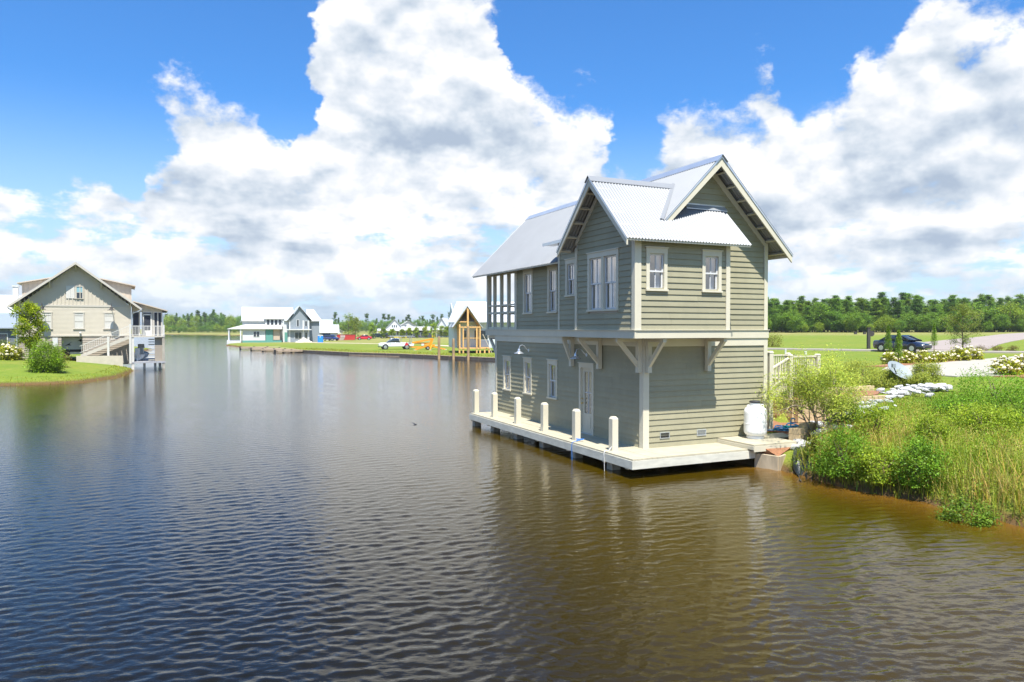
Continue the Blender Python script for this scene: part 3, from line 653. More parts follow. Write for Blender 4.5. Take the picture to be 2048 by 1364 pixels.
def signed(P, poly):
    x, y = P[:, 0], P[:, 1]; n = len(poly); d2 = np.full(len(P), 1e12); ins = np.zeros(len(P), bool)
    for i in range(n):
        ax, ay = poly[i]; bx, by = poly[(i + 1) % n]; ex, ey = bx - ax, by - ay
        t = np.clip(((x - ax) * ex + (y - ay) * ey) / (ex * ex + ey * ey), 0, 1)
        d2 = np.minimum(d2, (x - ax - t * ex) ** 2 + (y - ay - t * ey) ** 2)
        if abs(ey) > 1e-9:
            c = ((ay > y) != (by > y)) & (x < (bx - ax) * (y - ay) / (by - ay) + ax); ins ^= c
    d = np.sqrt(d2); return np.where(ins, d, -d)
def sstep(x, a, b): t = np.clip((x - a) / (b - a), 0, 1); return t * t * (3 - 2 * t)
def wob(x, y, s, seed=0.): return np.sin(x * s + seed) * np.sin(y * s * 1.13 + seed * 1.7) * .5 + np.sin((x + y) * s * 1.9 + seed * 2.3) * .3 + np.sin((x - 1.4 * y) * s * 3.1 + seed) * .2
def local_uv(P): q = P - HO[None, :2]; return q @ UX[:2], q @ VX[:2]
def height(P):
    x, y = P[:, 0], P[:, 1]; d = signed(P, RLAND); r = np.hypot(x, y)
    lawn = np.interp(r, [20, 30, 40, 70, 100, 170, 250, 400, 3000], [1.25, 1.40, 1.5, 1.6, 1.95, 2.2, 2.6, 2.8, 3.0])
    k = np.interp(d, [-8, -3, -.5, 0, .2, 1.0, 2.6, 6, 12], [-1.8, -1.1, -.30, -.06, .25, .50, .74, .92, 1.0])
    near = np.where(k > 0, k * lawn, k)
    far = np.interp(d, [-8, -1, 0, .7, 1.5, 20, 400, 2000], [-1.6, -1.0, -.25, .36, .40, .42, 1.0, 2.0])
    w = np.where(y < 36, 1.0, sstep(x / np.maximum(y, 1), .05, .30))
    h = near * w + far * (1 - w)
    # mulched terrace between boathouse and stones
    u, v = local_uv(P); vr = np.interp(u, [4.2, 6, 8.64, 11.9], [-2.0, -.85, .30, 1.35]); wall = np.where(u < 6.9, 2.98, 1.78)
    t = (u > 2.0) & (u < 11.6) & (v > vr) & (v < wall); h = np.where(t, np.minimum(h, .60), h)
    h = np.where((u > -.3) & (u < 4.4) & (v > -.2) & (v < 10.5), np.minimum(h, .05), h)
    h = np.where((u > 2.0) & (u < 4.6) & (v > -1.9) & (v < .2), np.minimum(h, .40), h)
    dl = signed(P, LLAND)
    hl = np.interp(dl, [-8, -1, 0, .25, 1.5, 5, 10, 18, 40], [-1.6, -.8, -.06, .16, .42, .85, 1.15, 1.3, 1.3]); hl = hl + wob(x, y, .35, 1.) * .05 * (dl > 0)
    h = np.maximum(h, hl)
    return h + np.where(h > .3, wob(x, y, .5) * .02, 0)
def axis(knots):
    a = []
    for (p, q, s) in knots: a += list(np.arange(p, q - 1e-6, s))
    return np.array(a + [knots[-1][1]])
GX = axis([(-2600, -900, 170), (-900, -300, 50), (-300, -70, 12), (-70, -46, 2.0), (-46, -24, .7), (-24, 4, 1.3), (4, 20, .3), (20, 34, .7), (34, 70, 2), (70, 250, 8), (250, 900, 50), (900, 2600, 170)])
GY = axis([(-60, -4, 7), (-4, 8, 1.2), (8, 30, .3), (30, 44, .8), (44, 72, .8), (72, 130, 1.3), (130, 240, 5), (240, 600, 15), (600, 1500, 60), (1500, 4200, 300)])
def grid(xs, ys, fz):
    X, Y = np.meshgrid(xs, ys, indexing='ij'); P = np.stack([X.ravel(), Y.ravel()], 1); nx, ny = len(xs), len(ys)
    Z = fz(P); i, j = np.meshgrid(np.arange(nx - 1), np.arange(ny - 1), indexing='ij'); a = (i * ny + j).ravel()
    return np.column_stack([P, Z]), np.stack([a, a + ny, a + ny + 1, a + 1], 1)
gv, gf = grid(GX, GY, height)
def ground_mat():
    m = D.materials.new('lawn_and_meadow'); m.use_nodes = True; N = NT(m.node_tree); b = m.node_tree.nodes['Principled BSDF']
    tc = N.new('ShaderNodeTexCoord'); p = tc.outputs['Object']
    sx = N.new('ShaderNodeSeparateXYZ'); N.put(sx.inputs[0], p)
    n1 = N.noise(p, .16, 5, .6).outputs[0]; n2 = N.noise(p, 1.7, 6, .65).outputs[0]; n3 = N.noise(p, 14.0, 4, .7).outputs[0]
    c = N.mix(N.ss(n1, .35, .65), (.150, .205, .022, 1), (.215, .225, .034, 1))
    c = N.mix(N.ss(n2, .45, .75), c, (.105, .165, .018, 1))
    c = N.mix(N.m('MULTIPLY', N.ss(n2, .46, .26), .7), c, (.27, .235, .07, 1))
    n4 = N.noise(N.vm('MULTIPLY', p, (.5, 1.3, 1)), .55, 3, .6).outputs[0]; c = N.mix(N.m('MULTIPLY', N.ss(n4, .48, .66), .55), c, (.105, .165, .02, 1))
    c = N.mix(N.m('MULTIPLY', N.ss(n3, .35, .70), .65), c, (.085, .135, .014, 1))
    # unmown dry meadow towards the far wood
    far = N.ss(N.m('ADD', sx.outputs[1], N.m('MULTIPLY', n1, 60)), 165, 215)
    mead = N.mix(N.ss(n1, .40, .62), (.27, .225, .085, 1), (.15, .185, .035, 1))
    c = N.mix(N.m('MULTIPLY', far, .85), c, mead)
    # bare wet earth at the waterline and below
    dirt = N.ss(N.m('ADD', sx.outputs[2], N.m('MULTIPLY', n3, .16)), .34, .16)
    c = N.mix(dirt, c, (.115, .070, .028, 1))
    N.put(b.inputs['Base Color'], c); b.inputs['Roughness'].default_value = .9; b.inputs['Specular IOR Level'].default_value = .15
    bp = N.new('ShaderNodeBump'); bp.inputs['Strength'].default_value = .8; bp.inputs['Distance'].default_value = .06
    N.put(bp.inputs['Height'], N.noise(p, 9.0, 6, .75).outputs[0]); N.l.new(bp.outputs[0], b.inputs['Normal'])
    return m
grassm = ground_mat()
tag(obj('ground', np_mesh('ground', gv, gf, grassm, smooth=True)), kind='structure')

def water_mat():
    m = D.materials.new('brown_lake_water'); m.use_nodes = True; N = NT(m.node_tree); b = m.node_tree.nodes['Principled BSDF']
    tc = N.new('ShaderNodeTexCoord'); p = tc.outputs['Object']
    at_ = N.new('ShaderNodeAttribute', attribute_name='tint')
    b.inputs['Roughness'].default_value = .03; b.inputs['IOR'].default_value = 1.40; b.inputs['Specular IOR Level'].default_value = .5
    rot = N.new('ShaderNodeMapping'); N.put(rot.inputs[0], p); rot.inputs['Rotation'].default_value = (0, 0, R(-9)); q = rot.outputs[0]
    c = N.noise(N.vm('MULTIPLY', q, (8.0, 15.0, 1)), 1.0, 3.0, .55, .3).outputs[0]      # cat's paws on top of the modelled ripples
    bp = N.new('ShaderNodeBump'); bp.inputs['Strength'].default_value = 1.0; bp.inputs['Distance'].default_value = .0065
    N.put(bp.inputs['Height'], c); N.l.new(bp.outputs[0], b.inputs['Normal'])
    N.put(b.inputs['Base Color'], at_.outputs['Color'])
    return m
# the lake is a real rippled surface: a sheet that is fine near the shore and coarse far out
def ripples(x, y, sp):
    rq = np.random.default_rng(17); z = np.zeros_like(x); n = 46
    gust = .82 + .28 * np.sin(x * .11 + .9 * np.sin(y * .07)) * np.sin(y * .083 + 1.3) + .18 * np.sin(x * .31 + y * .22)
    for i in range(n):
        lam = math.exp(rq.uniform(math.log(.085), math.log(.46))); th = R(99) + rq.normal(0, .48); kx, ky = math.cos(th) * 2 * math.pi / lam, math.sin(th) * 2 * math.pi / lam
        amp = .0130 * math.sqrt(2) * lam / (2 * math.pi) * (1.2 if .13 < lam < .30 else .75); ph = rq.uniform(0, 6.28)
        g = 1 + .5 * np.sin(kx * .13 * x + ky * .09 * y + ph * 3) * np.sin(-ky * .11 * x + kx * .07 * y + ph)          # wave groups, so no crest runs on for ever
        z += amp * g * np.clip(lam / (2.6 * sp) - .55, 0, 1) * np.sin(kx * x + ky * y + ph)
    return z * gust * np.interp(np.hypot(x, y), [6, 14, 28, 60], [1.6, 1.2, .74, .6])
ra = np.exp(np.linspace(math.log(2.6), math.log(950), 1600)); aa = np.radians(np.concatenate([np.arange(-90, -40, 1.2), np.arange(-40, -37, .4), np.arange(-37, 37, .14), np.arange(37, 40, .4), np.arange(40, 90.1, 1.2)]))
RR, AA = np.meshgrid(ra, aa, indexing='ij'); wxx, wyy = (RR * np.sin(AA)).ravel(), (RR * np.cos(AA)).ravel()
spc = np.maximum(np.gradient(ra)[:, None], RR * np.gradient(aa)[None]).ravel()
wv = np.column_stack([wxx, wyy, ripples(wxx, wyy, spc)]); nr_, na_ = RR.shape
ii, jj = np.meshgrid(np.arange(nr_ - 1), np.arange(na_ - 1), indexing='ij'); k0 = (ii * na_ + jj).ravel(); wf = np.stack([k0, k0 + 1, k0 + na_ + 1, k0 + na_], 1)
keep = height(wv[:, :2]) < .45; wf = wf[keep[wf].any(1)]                 # nothing under dry land
n0 = len(wv); wv = np.concatenate([wv, [[-950, -60, 0], [60, -60, 0], [60, 0.02, 0], [-950, .02, 0]]]); wf = np.concatenate([wf, [[n0, n0 + 1, n0 + 2, n0 + 3]]])
wv[wv[:, 1] < .05, 2] = 0
dep = -height(wv[:, :2]); sh_ = np.clip(1 - dep / .8, 0, 1)[:, None] ** 1.7
dr_ = -signed(wv[:, :2], RLAND); deep = sstep(dr_ + np.maximum(0, wv[:, 1] - 24) * .3, 5.0, 14.0)[:, None]      # the bed drops away from the sandy bank
wc = np.array([.042, .0270, .0010])[None] * (1 - deep) + np.array([.0068, .0056, .0022])[None] * deep
wc = wc * (1 - sh_) + np.array([.15, .072, .010])[None] * sh_
tag(obj('lake', np_mesh('lake', wv, wf, water_mat(), attr=wc, smooth=True)), kind='structure')

def zg(x, y): return float(height(np.array([[x, y]], float))[0])
def sheet(name, pts, mat, lift, kind='structure', step=1.2):
    """a paved or mulched surface draped over the ground inside an outline"""
    P = np.array(pts, float); x0, y0 = P.min(0); x1, y1 = P.max(0)
    bm = bmesh.new(); vs = [bm.verts.new((x, y, 0)) for x, y in pts]; bm.faces.new(vs)
    for k in np.arange(x0, x1, step)[1:]:
        bmesh.ops.bisect_plane(bm, geom=bm.verts[:] + bm.edges[:] + bm.faces[:], plane_co=(k, 0, 0), plane_no=(1, 0, 0))
    for k in np.arange(y0, y1, step)[1:]:
        bmesh.ops.bisect_plane(bm, geom=bm.verts[:] + bm.edges[:] + bm.faces[:], plane_co=(0, k, 0), plane_no=(0, 1, 0))
    q = np.array([v.co[:2] for v in bm.verts]); h = height(q)
    for v, z in zip(bm.verts, h): v.co.z = z + lift
    e = bmesh.ops.extrude_face_region(bm, geom=bm.faces[:]); bmesh.ops.translate(bm, verts=[v for v in e['geom'] if isinstance(v, bmesh.types.BMVert)], vec=(0, 0, -lift - .12))
    me = D.meshes.new(name); bm.to_mesh(me); bm.free(); me.materials.append(mat)
    return tag(obj(name, me), kind=kind)
concrete = material('pale_concrete', (.33, .305, .25), .85, var=.08, vscale=.9, vdetail=6, bump=.15, bscale=20)
asphalt = material('worn_asphalt', (.27, .225, .195), .9, var=.14, vscale=.6, vdetail=6)
mulchm = material('pine_straw_mulch', (.25, .115, .055), .95, var=.4, vscale=16, bump=.9, bscale=40)
def ribbon(pts, w):
    L, Rr = [], []
    for i, p in enumerate(pts):
        a, c = V(*pts[max(i - 1, 0)]), V(*pts[min(i + 1, len(pts) - 1)]); t = (c - a) / np.linalg.norm(c - a); n = V(-t[1], t[0]); L.append(tuple(V(*p) + n * w / 2)); Rr.append(tuple(V(*p) - n * w / 2))
    return L + Rr[::-1]
sheet('driveway', [(19.6, 38.6), (21.0, 40.8), (27.9, 46.6), (39.4, 56.2), (60, 73), (64, 63), (40, 45), (28, 37.2), (23, 34.2), (20.4, 33.4), (19.2, 35.6)], concrete, .05)
sheet('road', ribbon([(14, 80), (26.6, 72.8), (34, 68.3), (44.5, 62.2), (60, 53), (80, 42)], 4.2), asphalt, .04, step=2)
sheet('side_road', ribbon([(39.5, 68.6), (48, 80), (62, 98), (84, 125), (118, 168), (190, 250)], 8.5), asphalt, .045, step=3)
sheet('kerb', ribbon([(14, 77.6), (25.5, 70.7), (32.9, 66.2), (43.4, 60.1), (60, 50.5), (80, 39.4)], .35), concrete, .13, step=2)
sheet('mulch_bed', [(20.2, 41.6), (22, 43.4), (25.5, 46.4), (31.5, 51.2), (33.2, 51.0), (28.5, 47.2), (25, 44.4), (21.6, 41.4)], mulchm, .05, step=.8)
sheet('mulch_bed', [(22.0, 33.3), (24.2, 34.7), (27.5, 36.6), (28.8, 36.2), (25.5, 33.7), (23, 32.7)], mulchm, .05, step=.8)
def loc_poly(uv): return [tuple(HW(u, v, 0)[:2]) for u, v in uv]
sheet('mulch_bed', loc_poly([(4.35, -.35), (5.0, -.9), (6.2, -.55), (8.6, .6), (10.9, 1.28), (6.95, 1.3), (6.85, 2.5), (4.35, 2.5)]), mulchm, .045, step=.4)
sheet('mulch_bed', loc_poly([(7.2, 2.9), (7.3, 1.9), (11.3, 1.9), (12.5, 2.6), (10, 4.4), (8, 3.2)]), mulchm, .05, step=.5)

# ------------------------------------------------------------------ timber walls, steps and stair beside the boathouse
def timber_wall(name, p, q, z0, n, label, h=.145, t=.15, ends=True):
    r = empty(name, (p[0], p[1], 0), 0, label, 'retaining wall')
    p, q = V(p[0], p[1], 0), V(q[0], q[1], 0); d = (q - p); L = np.linalg.norm(d); d /= L
    for i in range(n):
        z = z0 + h * (i + .5); cut = [0, L * random.uniform(.35, .65), L] if L > 1.6 else [0, L]
        for a, c in zip(cut[:-1], cut[1:]):
            b = MB(); off = random.uniform(-.008, .008); nn = V(-d[1], d[0], 0) * off
            b.beam(d * (a + .004) + nn + V(0, 0, z), d * (c - .004) + nn + V(0, 0, z), t, h - .008); b.build('timber', timber, r)
    return r
timber_wall('retaining_wall', HW(6.95, 1.4, 0), HW(11.3, 1.45, 0), .52, 6, 'long brown timber retaining wall under the airy shrub')
timber_wall('retaining_wall', HW(6.95, 2.6, 0), HW(6.95, 1.49, 0), .52, 6, 'short timber return wall at the left end of the retaining wall')
timber_wall('retaining_wall', HW(4.4, 2.6, 0), HW(6.86, 2.6, 0), .52, 6, 'timber retaining wall close behind the boathouse corner')
timber_wall('timber_edging', HW(8.6, 2.9, 0), HW(12.6, 3.1, 0), zg(*HW(10, 3, 0)[:2]) + .0, 2, 'low timber edging half hidden under the satellite dish')
timber_wall('timber_step', HW(4.10, -1.28, 0), HW(4.62, -1.12, 0), .36, 4, 'stack of timbers at the right end of the tank platform', h=.15, t=.30)
timber_wall('timber_step', HW(4.72, -1.02, 0), HW(5.35, -.80, 0), .42, 4, 'taller timber stack beside the grey stones and hose', h=.15, t=.26)
# bulkhead block that holds the mulch below the platform
c0, c1, c2 = V(6.56, 19.60, 0), at(1557, 941, 0), at(1588, 930, 0)
blk = empty('timber_bulkhead', tuple(c1), 0, 'weathered timber bulkhead standing in the shallow water below the tank platform', 'bulkhead')
bulk = material('stained_bulkhead', (.43, .35, .235), .85, var=.35, vscale=3.5, bump=.4, bscale=12, stretch=(1, 1, .3), island=.1)
for (p, q) in ((c0, c1), (c1, c2), (c2, c2 + V(.62, .80, 0))):
    d = q - p; L = np.linalg.norm(d); n = max(2, round(L / .16))
    for i in range(n):
        a, e = p + d * (i / n), p + d * ((i + 1) / n); j = random.uniform(-.008, .008); b = MB(); m = (a + e) / 2 - c1
        t = d / L; nn = V(-t[1], t[0], 0)
        b.beam(m + nn * j + V(0, 0, -.6), m + nn * j + V(0, 0, .37 + random.uniform(-.004, .004)), L / n - .003, .08, tuple(nn)); b.build('plank', bulk, blk)
top_ = [c0 + V(.10, .06, 0), c1 + V(.03, .12, 0), c2 + V(-.05, .06, 0), c2 + V(.55, .75, 0), HW(4.1, -1.36, 0), HW(2.85, -1.40, 0)]
tz = (.345, .345, .345, .50, .56, .56); nt = len(top_); b = MB(); b.add([(p[0], p[1], -.5) for p in top_] + [(p[0], p[1], z) for p, z in zip(top_, tz)], [tuple(range(nt))[::-1], tuple(range(nt, 2 * nt))] + [(i, (i + 1) % nt, nt + (i + 1) % nt, nt + i) for i in range(nt)]); tag(b.build('mulch_bed', mulchm, None), kind='structure')

stair = empty('garden_stair', tuple(HO), HANG, 'cream timber stair and railed landing beside the boathouse', 'stair')
LZ = 1.93
def post(u, v, z0, z1, h=.07, nm='post'):
    b = MB(); b.box(u - h, u + h, v - h, v + h, z0, z1 - .05); b.hexa([(u - h - .012, v - h - .012, z1 - .05), (u + h + .012, v - h - .012, z1 - .05), (u + h + .012, v + h + .012, z1 - .05), (u - h - .012, v + h + .012, z1 - .05), (u - h + .02, v - h + .02, z1), (u + h - .02, v - h + .02, z1), (u + h - .02, v + h - .02, z1), (u - h + .02, v + h - .02, z1)])
    return b.build(nm, trim, stair)
for (u, v) in ((8.30, 3.0), (9.62, 3.0), (8.30, 4.4), (9.62, 4.4), (7.45, 4.4)): post(u, v, .6 if u < 8.5 else .9, 2.82)
post(4.95, .52, .6, 3.05, .075); post(5.55, 3.0, .6, 1.75)
b = MB(); b.box(8.2, 9.72, 2.9, 4.5, LZ - .19, LZ - .045); b.build('landing_frame', trim, stair)
for i in range(11):
    b = MB(); y = 2.9 + i * .146; b.box(8.19, 9.73, y, y + .14, LZ - .04, LZ); b.build('deck_board', deckm, stair)
def rails(p, q, nb, up=.80, lo=.10):
    p, q = V(*p), V(*q)
    b = MB(); b.beam(p + V(0, 0, up), q + V(0, 0, up), .09, .045); b.build('handrail', trim, stair)
    b = MB(); b.beam(p + V(0, 0, lo), q + V(0, 0, lo), .05, .05); b.build('bottom_rail', trim, stair)
    for i in range(nb):
        m = p + (q - p) * ((i + 1) / (nb + 1)); b = MB(); b.box(m[0] - .017, m[0] + .017, m[1] - .017, m[1] + .017, m[2] + lo, m[2] + up - .02); b.build('baluster', trim, stair)
rails((8.37, 3.0, LZ), (9.55, 3.0, LZ), 10); rails((8.37, 4.4, LZ), (9.55, 4.4, LZ), 10); rails((9.62, 3.07, LZ), (9.62, 4.33, LZ), 10)
rails((5.62, 3.0, .70), (8.23, 3.0, LZ - .04), 16, .80, .16); rails((7.45, 4.4, 1.55), (8.23, 4.4, LZ), 5); rails((5.62, 4.2, .70), (7.4, 4.4, 1.55), 10, .80, .16)
for i in range(7):
    u = 8.12 - i * .36; z = LZ - .19 * (i + 1); b = MB(); b.box(u - .30, u + .02, 3.06, 4.34, z - .04, z); b.build('tread', deckm, stair)
for v in (3.06, 4.36):
    b = MB(); b.beam((8.2, v, LZ - .22), (5.6, v, .52), .045, .26); b.build('stringer', trim, stair)

# two white pipes standing in the lawn
for (px, py, z, h, r, lb) in ((1571, 712, 1.45, .42, .07, 'white standpipe on the lawn left of the landing rail'), (1611, 712, 1.45, .20, .10, 'short white cleanout pipe on the lawn behind the landing rail')):
    p = at(px, py, z); b = MB(); b.lathe([(r, 0), (r, h), (r * 1.15, h), (r * 1.15, h + .05), (r * .6, h + .07)], 14); o = b.build('white_pipe', whitem, None, True); o.location = (p[0], p[1], zg(p[0], p[1]) - .02); tag(o, lb, 'pipe')

# hose heap
hb = material('blue_hose', (.02, .26, .60), .45); hg = material('teal_hose', (.03, .42, .36), .45)
def coil(c, r0, n, rz, seed):
    rr = random.Random(seed); return spline([(c[0] + r0 * math.cos(t) * rr.uniform(.75, 1.15), c[1] + r0 * .7 * math.sin(t) * rr.uniform(.75, 1.15), c[2] + .012 + .008 * t * rr.uniform(.6, 1.2)) for t in np.linspace(0, 2 * math.pi * n, int(9 * n))], 4)
hc = HW(5.25, .12, .645)
rope('garden_hose', coil(hc, .36, 3.2, 0, 3) + spline([hc + V(-.2, -.1, .05), hc + V(-.65, -.02, .03), hc + V(-.8, .12, .02)], 6), .019, hb, 'blue garden hose heaped on the mulch beside the platform', 'hose')
rope('garden_hose', coil(hc + V(.22, .02, .03), .30, 2.5, 0, 5) + spline([hc + V(.5, .1, .05), hc + V(1.0, .3, .03), hc + V(1.5, .5, .03)], 6), .019, hg, 'teal garden hose tangled with the blue one', 'hose')
hs = empty('hose_stand', tuple(HW(4.98, -.30, .60)), HANG, 'small blue hose stand next to the hose heap', 'hose stand')
b = MB(); b.tube([(0, 0, 0), (0, 0, .42), (.03, 0, .48), (.12, 0, .49), (.17, 0, .44)], .018, 8); b.build('stem', hb, hs, True)
b = MB(); b.tube([(.0, 0, .24), (.24, 0, .25)], .014, 8); b.tube([(.0, 0, .36), (.22, 0, .36)], .014, 8); b.build('arm', hb, hs, True)

# stones along the bank
def rock_mesh(seed):
    rg = np.random.default_rng(seed); bm = bmesh.new(); bmesh.ops.create_icosphere(bm, subdivisions=2, radius=1)
    sc = rg.uniform(.7, 1.1, 3) * V(1, .8, .55); fr = rg.normal(size=(4, 3)) * 1.6; ph = rg.uniform(0, 6, 4)
    for v in bm.verts:
        p = V(*v.co); k = 1 + sum(.10 * math.sin(fr[i] @ p + ph[i]) for i in range(4)); p = np.clip(p * k, -.85, .85); v.co = Vector(p * sc)
    me = D.meshes.new('stone'); bm.to_mesh(me); bm.free(); me.materials.append(stonem); return me
stonem = material('pale_limestone', (.42, .415, .405), .9, var=.22, vscale=2.5, bump=.6, bscale=6, island=.2)
RM = [rock_mesh(i) for i in range(6)]
rocks = empty('stone_border', tuple(at(1720, 820, 1.1)), 0, 'band of pale broken stones climbing the bank beside the retaining wall', 'stones')
ro = V(*rocks.location); line = [at(1612, 886, .65), at(1640, 866, .8), at(1668, 848, .9), at(1720, 822, 1.1), at(1790, 800, 1.2), at(1840, 790, 1.28), at(1885, 786, 1.33)]
ls = spline(line, 10); rg = random.Random(4)
for i in range(270):
    t = rg.random() ** .85; p = ls[int(t * (len(ls) - 1))]; wd = .22 + .5 * math.sin(math.pi * min(1, t * 1.05)) ** .8
    dx, dy = rg.gauss(0, wd * .55), rg.gauss(0, wd * .8); x, y = p[0] + dx * .6 - dy * .3, p[1] + dy
    o = obj('stone', RM[i % 6], rocks); s = rg.uniform(.07, .19) * (1.15 if t < .15 else 1); o.scale = (s * rg.uniform(.9, 1.5), s, s * rg.uniform(.6, 1)); o.rotation_euler = (rg.uniform(-.3, .3), rg.uniform(-.3, .3), rg.uniform(0, 6.3))
    o.location = V(x, y, zg(x, y) + s * .45 + rg.uniform(0, .14)) - ro
# dark weed cloth where the stones run into the lake
cl = material('black_weed_cloth', (.014, .02, .022), .45, var=.3, vscale=8, bump=.5, bscale=9)
p0, p1 = at(1603, 892, .45), at(1612, 962, -.03)
n = 12; vs = []; 
for i in range(n + 1):
    for j in range(n + 1):
        t, s = i / n, j / n - .5; q = p0 + (p1 - p0) * t; vs.append((q[0] + .12 + s * .80 + .08 * math.sin(t * 9), q[1] + s * .45 + .05 * math.sin(s * 20), max(zg(q[0] + .12 + s * .80, q[1] + s * .45), -.1) + .07 + .06 * math.sin(i * 1.7 + j) + .05 * math.cos(j * 2.1)))
fs = [(i * (n + 1) + j, (i + 1) * (n + 1) + j, (i + 1) * (n + 1) + j + 1, i * (n + 1) + j + 1) for i in range(n) for j in range(n)]
b = MB(); b.add(vs, fs); clo = b.build('weed_cloth', cl, None, True); tag(clo, 'crumpled black weed cloth hanging from the bank into the water', 'cloth')
sm = clo.modifiers.new('thick', 'SOLIDIFY'); sm.thickness = .015

# satellite dish on the slope
dp = at(1797, 772, 1.45); dp = V(dp[0], dp[1], zg(dp[0], dp[1]))
dish = empty('satellite_dish', tuple(dp), 0, 'grey satellite dish standing among shrubs below the driveway', 'satellite dish')
dm = material('dish_grey', (.24, .27, .28), .5, var=.1, vscale=4)
b = MB(); b.tube([(0, 0, -.1), (0, 0, .55)], .035, 10); b.build('mast', flash, dish, True)
b = MB(); prof = [(r, .35 * r * r) for r in np.linspace(.02, .52, 9)]; b.lathe(prof + [(r, .35 * r * r - .02) for r in np.linspace(.52, .02, 9)], 30); dd = b.build('reflector', dm, dish, True); dd.location = (0, 0, .62); dd.rotation_euler = (R(40), R(22), R(0)); dd.scale = (1, .92, 1)
b = MB(); b.tube([(-.05, -.02, .45), (-.30, -.35, .62), (-.42, -.42, .82)], .022, 8); b.build('feed_arm', material('dark_arm', (.03, .035, .04), .5), dish, True)
b = MB(); b.box(-.48, -.36, -.47, -.37, .80, .95); b.build('feed_horn', dm, dish)

# sign post by the road
sp = at(1737, 697, 1.75); sp = V(sp[0], sp[1], zg(sp[0], sp[1]))
sg = empty('sign_post', tuple(sp), 0, 'dark square wooden post with a round dark plate beside the road', 'sign post')
dk = material('dark_stained_wood', (.045, .04, .035), .7, var=.2, vscale=4)
b = MB(); b.box(-.13, .13, -.13, .13, -.2, 2.05); b.build('post', dk, sg)
b = MB(); b.box(-.16, .16, -.16, .16, 2.05, 2.12); b.build('post_cap', dk, sg)
b = MB(); b.lathe([(.02, -.03), (.27, -.03), (.28, 0), (.27, .03), (.02, .03)], 24, (.30, 0, 1.5), 'y'); b.build('round_plate', dk, sg, True)
# small utility boxes on the meadow
for (px, py, lb) in ((1711, 670, 'small dark utility box on the meadow, left one of a pair'), (1729, 670, 'small dark utility box on the meadow, right one of a pair'), (1558, 664, 'pale blue utility box at the edge of the far meadow')):
    p = at(px, py, 2.15); b = MB(); w = .28 if px > 1600 else .5; b.box(-w, w, -.25, .25, 0, .55); b.prism([(-w - .03, -.28, .55), (w + .03, -.28, .55), (w + .03, -.28, .60), (-w - .03, -.28, .66)], (0, .56, 0)); o = b.build('utility_box', dk if px > 1600 else material('pale_blue_box', (.3, .42, .48), .6), None); o.location = (p[0], p[1], zg(p[0], p[1])); tag(o, lb, 'utility box')

